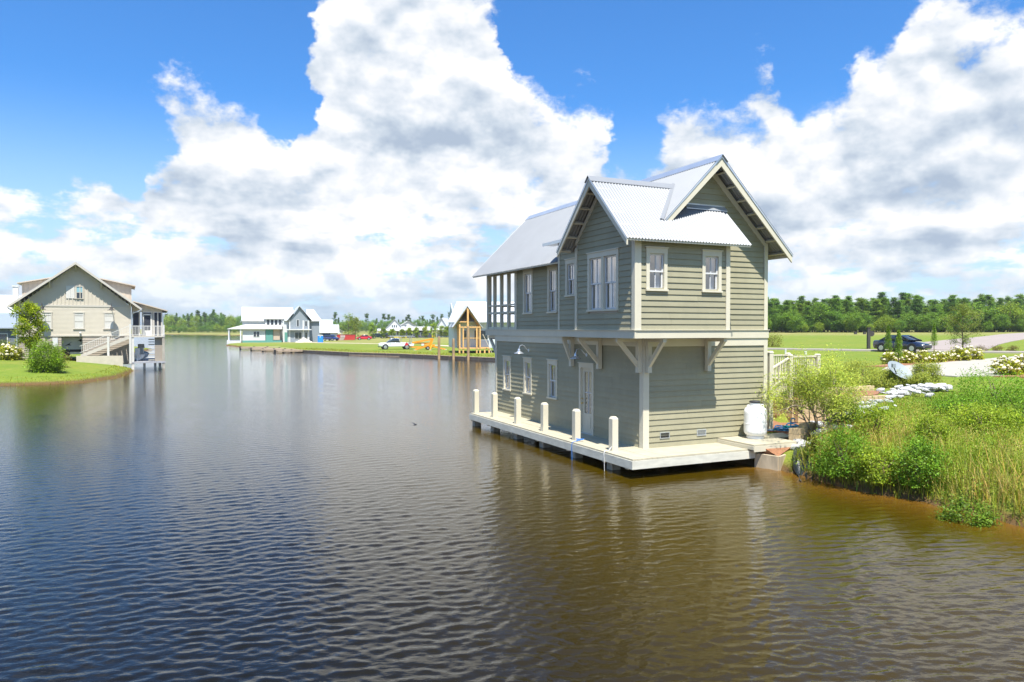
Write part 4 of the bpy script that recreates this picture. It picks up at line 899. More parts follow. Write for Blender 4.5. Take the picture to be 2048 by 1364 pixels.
# ------------------------------------------------------------------ vehicles
def car(name, loc, rz, paint, label, L=4.65, Wd=1.82, Hh=1.45, kind='sedan', cat='car'):
    r = empty(name, loc, rz, label, cat); w = Wd / 2
    def loft(st, wtop, mat, nm, parent=r, smooth=True):
        b = MB(); vs = []; n = 10
        for (x, zl, zt, k) in st:
            ww = w * k; zm = zl + (zt - zl) * .55
            vs += [(x, -ww * .90, zl), (x, -ww * .985, zl + .10), (x, -ww, zm), (x, -ww * (.97 * wtop + .03), zt - .05), (x, -ww * wtop * .90, zt), (x, ww * wtop * .90, zt), (x, ww * (.97 * wtop + .03), zt - .05), (x, ww, zm), (x, ww * .985, zl + .10), (x, ww * .90, zl)]
        m = len(st); fs = [(i * n + k, i * n + (k + 1) % n, (i + 1) * n + (k + 1) % n, (i + 1) * n + k) for i in range(m - 1) for k in range(n)] + [tuple(range(n)), tuple(range((m - 1) * n, m * n))[::-1]]
        b.add(vs, fs); return b.build(nm, mat, parent, smooth)
    h = L / 2
    if kind == 'sedan':
        loft([(-h, .38, .92, .84), (-h + .12, .25, .98, .93), (-h + .8, .20, 1.00, 1), (-.4, .19, .95, 1), (.75, .19, .95, 1), (h - .75, .20, .86, .98), (h - .2, .24, .74, .91), (h, .34, .62, .80)], .93, paint, 'body')
        cab = [(-h + .62, .97, 1.00, .86), (-h + 1.35, .96, Hh - .05, .80), (-.35, .95, Hh, .80), (.35, .95, Hh - .04, .80), (1.32, .94, .97, .88)]
    elif kind == 'suv':
        loft([(-h, .42, 1.10, .88), (-h + .12, .30, 1.12, .96), (-.3, .28, 1.08, 1), (.9, .28, 1.06, 1), (h - .5, .30, 1.0, .97), (h, .40, .80, .86)], .95, paint, 'body')
        cab = [(-h + .10, 1.10, 1.14, .90), (-h + .40, 1.08, Hh - .05, .84), (.15, 1.06, Hh, .84), (.55, 1.06, Hh - .06, .84), (1.25, 1.04, 1.08, .9)]
    else:
        loft([(-h, .55, 1.05, .92), (-h + .06, .45, 1.06, .98), (-.45, .42, 1.06, 1), (.9, .40, 1.08, 1), (h - .35, .42, 1.05, .97), (h, .50, .85, .88)], .97, paint, 'body')
        cab = [(-.55, 1.04, 1.08, .95), (-.35, 1.04, Hh - .04, .88), (.35, 1.04, Hh, .88), (.75, 1.04, Hh - .05, .88), (1.55, 1.04, 1.08, .94)]
    gl_ = loft(cab, .88, carglass, 'windows')
    b = MB(); rr = cab[1:4]; wr = w * .88 * .80 * .93
    b.hexa([(rr[0][0] - .05, -wr, rr[0][2] - .03), (rr[2][0] + .08, -wr, rr[2][2] - .03), (rr[2][0] + .08, wr, rr[2][2] - .03), (rr[0][0] - .05, wr, rr[0][2] - .03), (rr[0][0] + .05, -wr * .92, Hh + .012), (rr[2][0] - .05, -wr * .92, Hh + .012), (rr[2][0] - .05, wr * .92, Hh + .012), (rr[0][0] + .05, wr * .92, Hh + .012)]); b.build('roof_panel', paint, r)
    for s in (-1, 1):
        for (xa, za, xb, zb) in ((cab[0][0] + .05, 1.0, cab[1][0], cab[1][2]), (cab[2][0] * .5, .97, cab[2][0] * .5, cab[2][2]), (cab[4][0] - .06, .98, cab[3][0], cab[3][2])):
            b = MB(); b.beam((xa, s * w * .86, za), (xb, s * w * .735, zb), .05, .07); b.build('pillar', paint, r)
    wr_ = .33 if kind != 'pickup' else .39
    for x in (-h + (.86 if kind != 'pickup' else 1.15), h - (.88 if kind != 'pickup' else .95)):
        for s in (-1, 1):
            b = MB(); b.lathe([(.05, -.11), (wr_ - .06, -.11), (wr_, -.07), (wr_, .07), (wr_ - .06, .11), (.05, .11)], 22, (0, 0, 0), 'y'); t = b.build('wheel', tyrem, r, True); t.location = (x, s * (w - .10), wr_)
            b = MB(); b.lathe([(.04, 0), (wr_ * .66, 0), (wr_ * .68, .012), (wr_ * .3, .02), (.03, .03)], 18, (0, .112 * s, 0), 'y'); b.build('rim', rimm, t, True)
            b = MB(); b.lathe([(.05, -.008), (wr_ + .07, -.008), (wr_ + .07, .008), (.05, .008)], 22, (x, s * (w + .002), wr_ + .03), 'y'); b.build('wheel_arch', darkm, r, True)
    hl = material('headlamp', (.8, .8, .78), .1, spec=.8)
    for s in (-1, 1):
        b = MB(); b.box(h - .30, h - .06, s * w * .60 - .14, s * w * .60 + .14, .58, .70); b.build('headlight', hl, r)
        b = MB(); b.box(-h - .005, -h + .08, s * w * .66 - .11, s * w * .66 + .11, .74, .86); b.build('tail_light', material('tail_red', (.4, .01, .01), .25), r)
        b = MB(); b.box(.95, 1.10, s * (w + .02) - .08, s * (w + .02) + .08, .98, 1.10); b.build('mirror', paint, r)
    b = MB(); b.box(h - .12, h + .012, -.42, .42, .36, .50); b.build('grille', darkm, r)
    return r
navy = material('navy_paint', (.010, .014, .030), .18, coat=1.0)
cp = at(1804, 704.3, 1.64); ch = math.atan2(-.62, .78) - R(20)
car('parked_car', (cp[0], cp[1], zg(cp[0], cp[1]) + .045), ch, navy, 'dark navy sedan parked on the road before the wood', 4.5)

# ------------------------------------------------------------------ the pale house on the left bank
LA = R(28); LP = V(-39.6, 66.0, 0)
lh = empty('lake_house', tuple(LP), LA, 'greige gabled house with outside stair on the left bank', 'house')
greige = material('greige_siding', (.51, .455, .36), .7, var=.05, vscale=1.5); gtrim = material('greige_trim', (.48, .44, .37), .7)
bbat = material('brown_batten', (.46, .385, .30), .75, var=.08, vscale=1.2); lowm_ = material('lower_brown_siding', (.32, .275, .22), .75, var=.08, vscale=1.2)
groof = material('dull_metal_roof', (.50, .49, .46), .5, metal=.3, var=.06, vscale=1); shut = material('pale_shutter', (.56, .54, .49), .7, var=.06, vscale=4)
LF = FR(0); S0, S1, AP, AZ, EZ = -4.22, 4.55, .17, 9.62, 5.72
def lz(s): return AZ - abs(s - AP) * (AZ - 5.75) / (4.95)
# storey wall with lapped boards too fine to pick apart, gable with battens
OPN = [(-2.45, -1.80, 3.80, 5.12), (.03, .68, 3.80, 5.12), (2.40, 3.05, 3.80, 5.12)]
wl = panel(LF, S0, S1, 3.10, EZ, OPN, 'storey_wall', greige, lh, .12)
b = MB()
for i in range(22):
    z = 3.14 + i * .1165
    segs = [(S0 + .12, S1 - .12)]
    for h in OPN:
        if h[2] - .05 < z < h[3] + .05: segs = [q for a, c in segs for q in (((a, h[0] - .02), (h[1] + .02, c)) if a < h[0] and c > h[1] else ((a, c),)) if q[1] > q[0]]
    for a, c in segs: b.hexa([LF(a, z, .0), LF(c, z, .0), LF(c, z, .019), LF(a, z, .019), LF(a, z + .117, .0), LF(c, z + .117, .0), LF(c, z + .117, .008), LF(a, z + .117, .008)])
tag(b.build('lapped_siding', greige, wl), kind='stuff')
gw = panel(LF, S0, S1, EZ, EZ + .02, [], 'gable_wall', greige, lh, .12, top=[(AP, lz(AP) - .12)])
b = MB(); s = S0 + .15
while s < S1:
    z1 = lz(s) - .2
    if z1 > EZ + .2: b.hexa([LF(s, EZ + .16, .0), LF(s + .05, EZ + .16, .0), LF(s + .06, EZ + .16, .055), LF(s, EZ + .16, .055), LF(s, z1, 0), LF(s + .06, z1, 0), LF(s + .06, z1, .055), LF(s, z1, .055)])
    s += .30
tag(b.build('batten', greige, gw), kind='stuff')
for (a, c, z0, z1, o) in ((S0, S1, EZ - .02, EZ + .15, .05), (S0, S1, 3.02, 3.14, .06), (S0, S0 + .13, 3.14, EZ - .02, .045), (S1 - .13, S1, 3.14, EZ - .02, .045)): strip(LF, a, c, z0, z1, .0, o, 'trim_board', gtrim, lh)
b = MB(); b.box(S0 + .0, S0 + .12, .13, 11.8, 1.2, lz(S0) - .1); b.box(S1 - .12, S1, .13, 11.8, 3.1, lz(S1) - .1); b.box(S0 + .13, S1 - .13, 11.7, 11.8, 1.2, 5.7); b.box(S0 + .13, S1 - .13, .13, 11.7, 2.98, 3.08); b.build('rear_wall', greige, lh)
# shuttered windows
for k, (a, c, z0, z1) in enumerate(((-2.55, -1.70, 3.66, 5.24), (-.07, .78, 3.66, 5.24), (2.30, 3.15, 3.66, 5.24))):
    b = MB()
    for (p, q, d, e, o) in ((a, a + .10, z0 + .06, z1 - .12, .06), (c - .10, c, z0 + .06, z1 - .12, .06), (a - .02, c + .02, z1 - .12, z1, .07), (a - .04, c + .04, z0, z0 + .06, .10)): b.hexa([LF(p, d, -.05), LF(q, d, -.05), LF(q, d, o), LF(p, d, o), LF(p, e, -.05), LF(q, e, -.05), LF(q, e, o), LF(p, e, o)])
    wn_ = b.build('window', gtrim, lh)
    for (d, e) in ((z0 + .07, z0 + .66), (z0 + .70, z0 + 1.20), (z0 + 1.24, z1 - .13)):
        for i in range(4):
            p = a + .10 + i * (c - a - .2) / 4; b = MB(); b.hexa([LF(p + .003, d, 0), LF(p + (c - a - .2) / 4 - .003, d, 0), LF(p + (c - a - .2) / 4 - .003, d, .03), LF(p + .003, d, .03), LF(p + .003, e, 0), LF(p + (c - a - .2) / 4 - .003, e, 0), LF(p + (c - a - .2) / 4 - .003, e, .03), LF(p + .003, e, .03)]); b.build('shutter_board', shut, wn_)
b = MB(); a, c, z0, z1 = .06, .70, 6.42, 7.60
for (p, q, d, e, o) in ((a, a + .07, z0 + .05, z1 - .08, .06), (c - .07, c, z0 + .05, z1 - .08, .06), (a - .02, c + .02, z1 - .08, z1, .07), (a - .04, c + .04, z0, z0 + .05, .10)): b.hexa([LF(p, d, -.05), LF(q, d, -.05), LF(q, d, o), LF(p, d, o), LF(p, e, -.05), LF(q, e, -.05), LF(q, e, o), LF(p, e, o)])
aw = b.build('window', gtrim, lh)
strip(LF, a + .07, c - .07, z0 + .05, z0 + .56, -.0, .02, 'pane', carglass, aw); strip(LF, a + .07, c - .07, z0 + .60, z1 - .08, .0, .03, 'pane', material('pale_blue_pane', (.22, .40, .44), .08, spec=.9), aw); strip(LF, a + .07, c - .07, z0 + .56, z0 + .60, .0, .04, 'meeting_rail', gtrim, aw)
for i in range(4): strip(LF, -.62 + i * .165, -.465 + i * .165, 6.45, 7.58, .03, .06, 'shutter_board', shut, aw)
# roof, dormers, knee braces
def slab(pts, vec, nm, mat, parent): b = MB(); b.prism(pts, vec); return b.build(nm, mat, parent)
ex0, ex1 = -4.95, 5.42
for (e, nm) in ((ex0, 'roof'), (ex1, 'roof')):
    slab([(AP, -.75, AZ), (e, -.75, lz(e) + .0), (e, -.75, lz(e) + .10), (AP, -.75, AZ + .10)], (0, 13.2, 0), nm, groof, lh)
    slab([(AP, -.78, AZ + .06), (e, -.78, lz(e) + .06), (e, -.78, lz(e) - .12), (AP, -.78, AZ - .14)], (0, .026, 0), 'rake_board', gtrim, lh)
for (s, drop) in ((AP, .1), (-1.85, .1), (2.15, .1), (S0 + .1, .1), (S1 - .05, .1)):
    z = lz(s) - .06; b = MB(); b.box(s - .06, s + .06, -.72, -.05, z - .12, z); b.box(s - .055, s + .055, -.16, -.05, z - .62, z - .12); b.beam((s, -.12, z - .58), (s, -.62, z - .10), .09, .09); b.build('knee_brace', gtrim, lh)
for sg_, (e, p) in ((-1, (-4.25, -1.7)), (1, (4.62, 1.95))):
    zo, zi = 7.86, 8.42
    poly = [(e, 3.0, lz(e) - .1), (e, 3.0, zo), (p, 3.0, zi), (p, 3.0, lz(p) - .1)]
    dr = slab(poly, (0, 6.0, 0), 'dormer', bbat, lh)
    slab([(e + sg_ * .35, 2.6, zo - .06), (p, 2.6, zi + .02), (p, 2.6, zi + .12), (e + sg_ * .35, 2.6, zo + .04)], (0, 6.8, 0), 'dormer_roof', bbat, dr)
    b = MB()
    for i in range(7):
        s = e + (p - e) * (i + .5) / 7; z1 = zo + (zi - zo) * (i + .5) / 7
        if z1 - lz(s) > .15: b.box(s - .025, s + .025, 2.965, 2.999, lz(s), z1 - .02)
    tag(b.build('batten', bbat, dr), kind='stuff')
b = MB(); b.box(-4.75, -4.35, 1.2, 1.7, 5.4, 7.45); b.box(-4.80, -4.30, 1.15, 1.75, 7.45, 7.55); b.build('chimney', whitem, lh)
# ground storey: brown walls either side of the open bay
GR = 1.25
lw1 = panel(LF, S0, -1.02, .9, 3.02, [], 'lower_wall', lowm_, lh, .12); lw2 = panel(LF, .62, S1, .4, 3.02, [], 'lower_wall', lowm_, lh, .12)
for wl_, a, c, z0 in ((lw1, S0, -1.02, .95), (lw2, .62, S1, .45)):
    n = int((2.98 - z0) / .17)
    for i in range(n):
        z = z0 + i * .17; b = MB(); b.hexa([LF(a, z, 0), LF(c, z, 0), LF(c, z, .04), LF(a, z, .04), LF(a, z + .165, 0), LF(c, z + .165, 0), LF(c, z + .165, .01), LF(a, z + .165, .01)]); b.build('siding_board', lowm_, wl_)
strip(LF, -1.70, -1.30, 1.95, 2.90, .04, .14, 'meter_box', whitem, lh)
# outside stair
for (s0, z0, s1, z1, y) in ((.55, 1.28, 4.35, 3.06, -.35), (.55, 1.28, 4.35, 3.06, -1.35)):
    b = MB(); b.beam((s0, y, z0 - .02), (s1, y, z1 - .14), .05, .26); b.build('stringer', gtrim, lh)
for i in range(10):
    t = (i + .5) / 10; b = MB(); s = .55 + 3.8 * t; z = 1.25 + 1.78 * t; b.box(s - .17, s + .17, -1.32, -.38, z, z + .04); b.build('tread', gtrim, lh)
b = MB(); b.beam((.45, -1.38, 2.15), (4.4, -1.38, 4.0), .06, .05); b.beam((.45, -1.38, 1.55), (4.4, -1.38, 3.40), .04, .04); b.build('stair_rail', shut, lh)
b = MB()
for i in range(26):
    t = i / 26; b.box(.6 + 3.8 * t - .012, .6 + 3.8 * t + .012, -1.39, -1.37, 1.60 + 1.78 * t, 2.2 + 1.78 * t)
tag(b.build('stair_baluster', shut, lh), kind='stuff')
for s in (2.68, 4.45): b = MB(); b.box(s - .09, s + .09, -1.48, -1.30, .5, 2.98 if s < 3 else 4.15); b.build('newel_post', shut, lh)
# porch on the right with screened front, above a boat slip
PX0, PX1, PF = S1, 7.20, 3.06
b = MB(); b.box(PX0, PX1 + .1, -1.45, 7.0, PF - .14, PF); b.build('porch_floor', gtrim, lh)
slab([(4.70, -.25, 6.22), (7.65, -.25, 5.36), (7.65, -.25, 5.45), (4.70, -.25, 6.32)], (0, 8.0, 0), 'porch_roof', bbat, lh)
b = MB(); b.prism([(PX0 + .05, .30, 5.28), (PX1, .30, 5.28), (PX1, .30, 5.50), (PX0 + .05, .30, 6.22)], (0, .10, 0)); b.build('porch_gable', greige, lh)
for s in (PX0 + .10, 5.25, 5.50, 6.30, 6.45, 6.80, 7.14): b = MB(); b.box(s - .06, s + .06, .28, .40, PF, 5.28); b.build('porch_post', gtrim, lh)
b = MB(); b.box(5.52, 6.28, .26, .30, PF, 3.55); b.box(5.52, 5.62, .26, .30, 3.55, 5.1); b.box(6.18, 6.28, .26, .30, 3.55, 5.1); b.box(5.52, 6.28, .26, .30, 4.98, 5.12); b.build('screen_door', shut, lh)
scm = material('dark_screen', (.02, .025, .035), .6)
for (a, c) in ((PX0 + .16, 5.19), (5.56, 6.24), (6.36, 6.74), (6.86, 7.08)): b = MB(); b.box(a, c, .33, .345, PF + .1, 5.26); b.build('insect_screen', scm, lh)
b = MB(); b.box(PX0, PX1 + .05, -1.44, -1.38, PF + .86, PF + .93); b.box(PX0, PX1 + .05, -1.43, -1.39, PF + .08, PF + .12); b.build('porch_rail', shut, lh)
for i in range(22): b = MB(); s = PX0 + .1 + i * .122; b.box(s - .018, s + .018, -1.43, -1.39, PF + .12, PF + .87); b.build('baluster', shut, lh)
b = MB(); b.box(PX1 - .06, PX1 + .10, -1.46, -1.30, PF, PF + 1.0); b.build('newel_post', shut, lh)
for (s, y) in ((PX0 + .1, -1.3), (PX1, -1.3), (PX1, 6.8)): b = MB(); b.box(s - .11, s + .11, y - .11, y + .11, -.8, PF - .14); b.build('pile', shut if s < 5 else pilem, lh)
b = MB(); b.box(PX0, PX1 + .15, -1.45, 7.0, .52, .68); b.build('slip_deck', material('grey_deck', (.34, .34, .35), .7, var=.1), lh)
for i in range(9): b = MB(); z = .75 + i * .24; b.box(5.95, 6.45, -1.1, -1.04, z, z + .10); b.build('louvre_slat', shut if i % 2 else pilem, lh)
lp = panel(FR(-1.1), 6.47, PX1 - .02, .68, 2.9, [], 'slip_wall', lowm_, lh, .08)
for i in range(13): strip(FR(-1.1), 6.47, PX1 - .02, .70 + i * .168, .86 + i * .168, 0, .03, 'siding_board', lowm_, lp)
for s in (5.6, 6.5, 6.9): b = MB(); b.box(s - .1, s + .1, -1.2, -1.0, -.9, .5); b.build('pile', pilem, lh)
# gutters and downspouts
gut = material('galvanised_gutter', (.50, .55, .60), .35, metal=.6)
for pts in ([(5.45, -.74, 5.55), (5.30, -.74, 5.40), (4.72, -.3, 5.18), (4.66, -.10, 5.05), (4.66, -.10, 4.05)], [(7.66, -.2, 5.32), (7.60, -.2, 5.15), (7.25, -.2, 5.08), (7.22, -.2, 4.9), (7.22, -.2, 4.0)], [(-4.95, -.74, 5.56), (-4.8, -.5, 5.42), (-4.36, -.12, 5.15), (-4.34, -.1, 4.9), (-4.34, -.1, 1.3)]):
    b = MB(); b.tube(pts, .05, 8); b.build('downspout', gut, lh, True)
def LWp(s, y, z): return tuple(LP + V(math.cos(LA), math.sin(LA), 0) * s + V(-math.sin(LA), math.cos(LA), 0) * y + V(0, 0, z))
dkl = material('dark_bronze', (.05, .045, .04), .5)
barn_lamp(LWp(-2.43, -.05, 5.60), 'dark long-armed barn lamp left on the greige gable wall', LA + math.pi / 2, 2.0, dkl)
barn_lamp(LWp(2.95, -.05, 5.60), 'dark long-armed barn lamp right on the greige gable wall', LA + math.pi / 2, 2.0, dkl)
b = MB(); b.lathe([(.05, 0), (.09, .03), (.09, .12), (.05, .16)], 12); o = b.build('flood_light', whitem, None, True); o.location = LWp(.45, -.12, 3.25); tag(o, 'small white flood light above the open bay of the greige house', 'lamp')
# concrete retaining wall
b = MB(); b.prism([(.2, -1.75, 1.30), (3.85, -1.75, 1.25), (3.85, -1.75, .2), (.2, -1.75, .2)], (0, .2, 0)); rw = b.build('concrete_wall', material('tan_concrete', (.50, .44, .35), .9, var=.1), None); rw.location = tuple(LP); rw.rotation_euler = (0, 0, LA); tag(rw, 'low tan concrete wall at the foot of the outside stair', 'wall')
# camper stored in the open bay
cam_ = empty('camper_trailer', LWp(.4, .75, 1.2), LA, 'grey camper trailer parked in the open bay under the greige house', 'trailer')
cg_ = material('camper_grey', (.36, .37, .38), .4, var=.04); 
b = MB(); b.box(-2.2, 2.6, 0, 2.3, .55, 1.72); b.build('body', cg_, cam_)
b = MB(); b.box(-2.21, 2.61, -.012, -.002, .40, .62); b.build('lower_band', tyrem, cam_)
b = MB(); b.box(-2.2, 2.6, .02, 2.2, .18, .39); b.build('skirt', material('camper_skirt', (.45, .44, .43), .5), cam_)
b = MB(); b.prism([(-1.25, -.014, .95), (-.95, -.014, 1.12), (-.62, -.014, 1.35), (-.86, -.014, 1.12), (-.70, -.014, .98), (-.98, -.014, 1.0)], (0, .01, 0)); b.prism([(-.25, -.014, 1.38), (.02, -.014, 1.55), (.30, -.014, 1.40), (.10, -.014, 1.42), (.02, -.014, 1.30), (-.08, -.014, 1.42)], (0, .01, 0)); b.build('decal', tyrem, cam_)
b = MB(); b.box(.72, 1.15, -.02, -.004, 1.30, 1.60); b.build('window', winglass, cam_)
for x in (-1.1, 1.0): b = MB(); b.lathe([(.05, -.1), (.30, -.1), (.34, -.06), (.34, .06), (.30, .1), (.05, .1)], 18, (x, .12, .30), 'y'); b.build('wheel', tyrem, cam_, True)
# small boat on its lift in the slip
boat = empty('motor_boat', LWp(5.35, 1.4, .55), LA + R(80), 'small white motor boat on a lift under the porch', 'boat')
b = MB(); vs = []
for (x, w_, z0, z1) in ((-1.6, .62, .15, .75), (-.5, .72, .08, .75), (.7, .66, .12, .82), (1.5, .30, .35, .92), (1.85, .03, .7, .98)): vs += [(x, -w_, z1), (x, -w_ * .75, (z0 + z1) / 2), (x, 0, z0), (x, w_ * .75, (z0 + z1) / 2), (x, w_, z1)]
b.add(vs, [(i * 5 + k, i * 5 + k + 1, (i + 1) * 5 + k + 1, (i + 1) * 5 + k) for i in range(4) for k in range(4)] + [(0, 1, 2, 3, 4)] + [(i * 5, (i + 1) * 5, (i + 1) * 5 + 4, i * 5 + 4) for i in range(4)]); b.build('hull', whitem, boat, True)
b = MB(); b.box(-.3, .2, -.25, .25, .78, 1.35); b.prism([(.2, -.28, 1.3), (.45, -.28, 1.3), (.25, -.28, 1.7), (.15, -.28, 1.7)], (0, .56, 0)); b.build('console', whitem, boat)
b = MB(); b.box(-1.95, -1.6, -.18, .18, .75, 1.35); b.box(-1.85, -1.7, -.06, .06, .0, .75); b.build('outboard_motor', whitem, boat)

# neighbours at the left edge
def simple_house(name, loc, rz, w, d, hw, hr, wallm, roofm_, label, wins=(), over=.4, ridge='y', cat='house', porch=None, base=0.0):
    """gabled house: w across the gable, d deep; ridge along local y (gable to the front) or along x; wins = (s, z, w, h) on the front"""
    r = empty(name, loc, rz, label, cat)
    b = MB()
    if ridge == 'y':
        b.prism([(-w / 2, 0, base), (w / 2, 0, base), (w / 2, 0, hw), (0, 0, hw + hr), (-w / 2, 0, hw)], (0, d, 0)); b.build('wall', wallm, r)
        k = hr / (w / 2)
        for s in (-1, 1):
            e = s * (w / 2 + over); b = MB(); b.prism([(0, -over, hw + hr + .06), (e, -over, hw - over * k + .06), (e, -over, hw - over * k + .16), (0, -over, hw + hr + .18)], (0, d + 2 * over, 0)); b.build('roof', roofm_, r)
    else:
        b.prism([(-w / 2, 0, base), (-w / 2, d, base), (-w / 2, d, hw), (-w / 2, d / 2, hw + hr), (-w / 2, 0, hw)], (w, 0, 0)); b.build('wall', wallm, r)
        k = hr / (d / 2)
        for s in (-1, 1):
            e = d / 2 + s * (d / 2 + over); b = MB(); b.prism([(-w / 2 - over, d / 2, hw + hr + .06), (-w / 2 - over, e, hw - over * k + .06), (-w / 2 - over, e, hw - over * k + .16), (-w / 2 - over, d / 2, hw + hr + .18)], (w + 2 * over, 0, 0)); b.build('roof', roofm_, r)
    for (s, z, ww, hh) in wins:
        b = MB(); b.box(s - ww / 2 - .08, s + ww / 2 + .08, -.05, .02, z - .08, z + hh + .08); f_ = b.build('window', whitem, r)
        b = MB(); b.box(s - ww / 2, s + ww / 2, -.065, -.052, z, z + hh); b.build('pane', carglass, f_)
    if porch:
        x0, x1, z1, dp_ = porch; b = MB(); b.prism([(x0, -dp_, z1 - .7), (x0, 0, z1), (x0, 0, z1 + .1), (x0, -dp_, z1 - .6)], (x1 - x0, 0, 0)); b.build('porch_roof', roofm_, r)
        n = max(2, int((x1 - x0) / 2)); 
        for i in range(n + 1): x = x0 + .1 + (x1 - x0 - .2) * i / n; b = MB(); b.box(x - .08, x + .08, -dp_ + .1, -dp_ + .26, 0, z1 - .68); b.build('porch_post', whitem, r)
    return r
wroof = material('white_metal_roof', (.52, .53, .54), .4, metal=.15); white_s = material('white_siding', (.56, .57, .57), .7, var=.03); bluegrey = material('blue_grey_siding', (.15, .17, .21), .7, var=.05)
simple_house('neighbour_house', (-63.5, 86, 1.2), R(25), 9, 12, 3.6, 3.0, white_s, wroof, 'white roofed house partly hidden behind the greige house at the left edge', ((-2, 1.2, 1, 1.4), (2, 1.2, 1, 1.4)), ridge='x')
simple_house('neighbour_cottage', (-49.8, 69.0, 1.2), R(28), 5.5, 8, 2.6, 1.3, bluegrey, gut, 'low blue grey cottage at the left edge beside the greige house', ((1.2, .8, .9, 1.2), (-1.2, .8, .9, 1.2)), ridge='x')

# ------------------------------------------------------------------ across the lake
FZ = .42
# seawall of planks with a cap, and the grass edge
swl = RLAND[19:25]
sea = empty('seawall', (swl[0][0], swl[0][1], 0), 0, 'long weathered timber seawall along the far lawn', 'seawall'); so_ = V(swl[0][0], swl[0][1], 0)
for (p, q) in zip(swl[:-1], swl[1:]):
    p, q = V(*p, 0), V(*q, 0); L = np.linalg.norm(q - p); n = max(2, int(L / 2.4))
    for i in range(n):
        a, c = p + (q - p) * (i + .01) / n - so_, p + (q - p) * (i + .99) / n - so_
        b = MB(); b.beam(a + V(0, 0, -.1), c + V(0, 0, -.1), .12, .86); b.build('wall_panel', wood_old, sea)
        b = MB(); b.beam(a + V(0, 0, .37), c + V(0, 0, .37), .30, .07); b.build('cap_board', wood_old, sea)
FZW = .42
# white lakeside house under construction
WA = R(20); WP = V(-64.1, 173.4, 0)
wh = empty('white_lake_house', tuple(WP), WA, 'large white house with many roofs at the far shore', 'house')
teal = material('teal_sheathing', (.10, .28, .24), .6); greys = material('slate_shingle', (.22, .25, .28), .7, var=.06)
def hb(nm, mat, *a, parent=wh): b = MB(); b.box(*a); return b.build(nm, mat, parent)
hb('wall', white_s, 0, 9.1, 0, 9, .9, 5.7); hb('foundation', teal, 0, 9.1, .02, 9, .1, .9)
slab([(-.2, -.5, 5.45), (-.2, 4.5, 8.85), (-.2, 4.5, 8.97), (-.2, -.5, 5.60)], (12.0, 0, 0), 'roof', wroof, wh); slab([(-.2, 9.5, 5.45), (-.2, 4.5, 8.85), (-.2, 4.5, 8.97), (-.2, 9.5, 5.60)], (12.0, 0, 0), 'roof', wroof, wh)
b = MB(); b.prism([(0, 0, 5.7), (0, 9, 5.7), (0, 4.5, 8.8)], (.1, 0, 0)); b.build('gable', white_s, wh)
slab([(-3.4, -2.6, 3.55), (8.9, -2.6, 3.55), (8.9, .0, 4.75), (1.0, .0, 4.75)], (0, 0, .10), 'porch_roof', groof, wh); slab([(-3.4, -2.6, 3.55), (1.0, 0, 4.75), (1.0, 6, 4.75), (-3.4, 8, 3.55)], (0, 0, .10), 'porch_roof', groof, wh)
hb('porch_wall', white_s, 0, 5.1, -2.0, -.02, .9, 3.55); hb('porch_panel', teal, 5.2, 6.8, -2.0, -.02, .6, 3.55); hb('porch_panel', material('timber_panel', (.45, .36, .28), .8), 6.9, 8.4, -1.9, -.02, 1.0, 3.55); hb('porch_base', teal, -.02, 8.8, -2.02, -.03, .2, .88)
for (s) in (2.75, 3.45): f_ = hb('window', whitem, s - .33, s + .33, -2.06, -2.0, 1.75, 3.05); hb('pane', carglass, s - .26, s + .26, -2.08, -2.062, 1.82, 2.98, parent=f_)
hb('dormer_wall', white_s, 5.1, 9.3, -.5, 4, 4.2, 6.1); slab([(4.8, -.9, 5.95), (4.8, 3.2, 7.9), (4.8, 3.2, 8.0), (4.8, -.9, 6.08)], (4.8, 0, 0), 'dormer_roof', groof, wh)
for s in (5.8, 6.7, 7.6, 8.5): f_ = hb('window', whitem, s - .36, s + .36, -.55, -.5, 4.5, 5.95); hb('pane', carglass, s - .28, s + .28, -.57, -.552, 4.58, 5.87, parent=f_)
for (s, y) in ((-3.0, -2.3), (-.4, -2.3), (-3.0, 2), (-3.0, 6)): hb('porch_post', whitem, s - .14, s + .14, y - .14, y + .14, .9, 3.6)
hb('porch_skirt', white_s, -3.4, -.3, -3.2, 7, -.4, .9)
hb('gable_wall', greys, 10.6, 15.1, -2.5, 8, .4, 5.7); b = MB(); b.prism([(10.6, -2.5, 5.7), (15.1, -2.5, 5.7), (12.9, -2.5, 8.95)], (0, .1, 0)); b.build('gable', greys, wh)
for e in (9.9, 15.8): k = (9.1 - 5.7) / 2.25; slab([(12.9, -3.0, 9.05), (e, -3.0, 9.05 - abs(e - 12.9) * 1.18), (e, -3.0, 9.17 - abs(e - 12.9) * 1.18), (12.9, -3.0, 9.2)], (0, 10, 0), 'roof', wroof, wh)
slab([(9.35, -1.6, 5.6), (10.35, -1.6, 8.3), (11.3, -1.6, 5.6)], (0, 5, 0), 'small_gable', white_s, wh)
for (a, c, z0, z1) in ((10.5, 10.75, .4, 5.7), (13.6, 13.9, .4, 5.7), (14.9, 15.15, .4, 5.7)): hb('corner_board', whitem, a, c, -2.56, -2.51, z0, z1)
hb('balcony_band', whitem, 9.2, 15.6, -3.3, -2.6, 3.35, 3.6); hb('wall', white_s, 9.1, 10.55, -1.2, 6, .4, 5.6); hb('wall', greys, 15.1, 17.8, 0, 7, .4, 5.6)
slab([(14.9, -.5, 5.5), (18.4, -.5, 5.5), (16.6, 3, 8.4), (14.9, 3, 8.4)], (0, 0, .1), 'roof', wroof, wh)
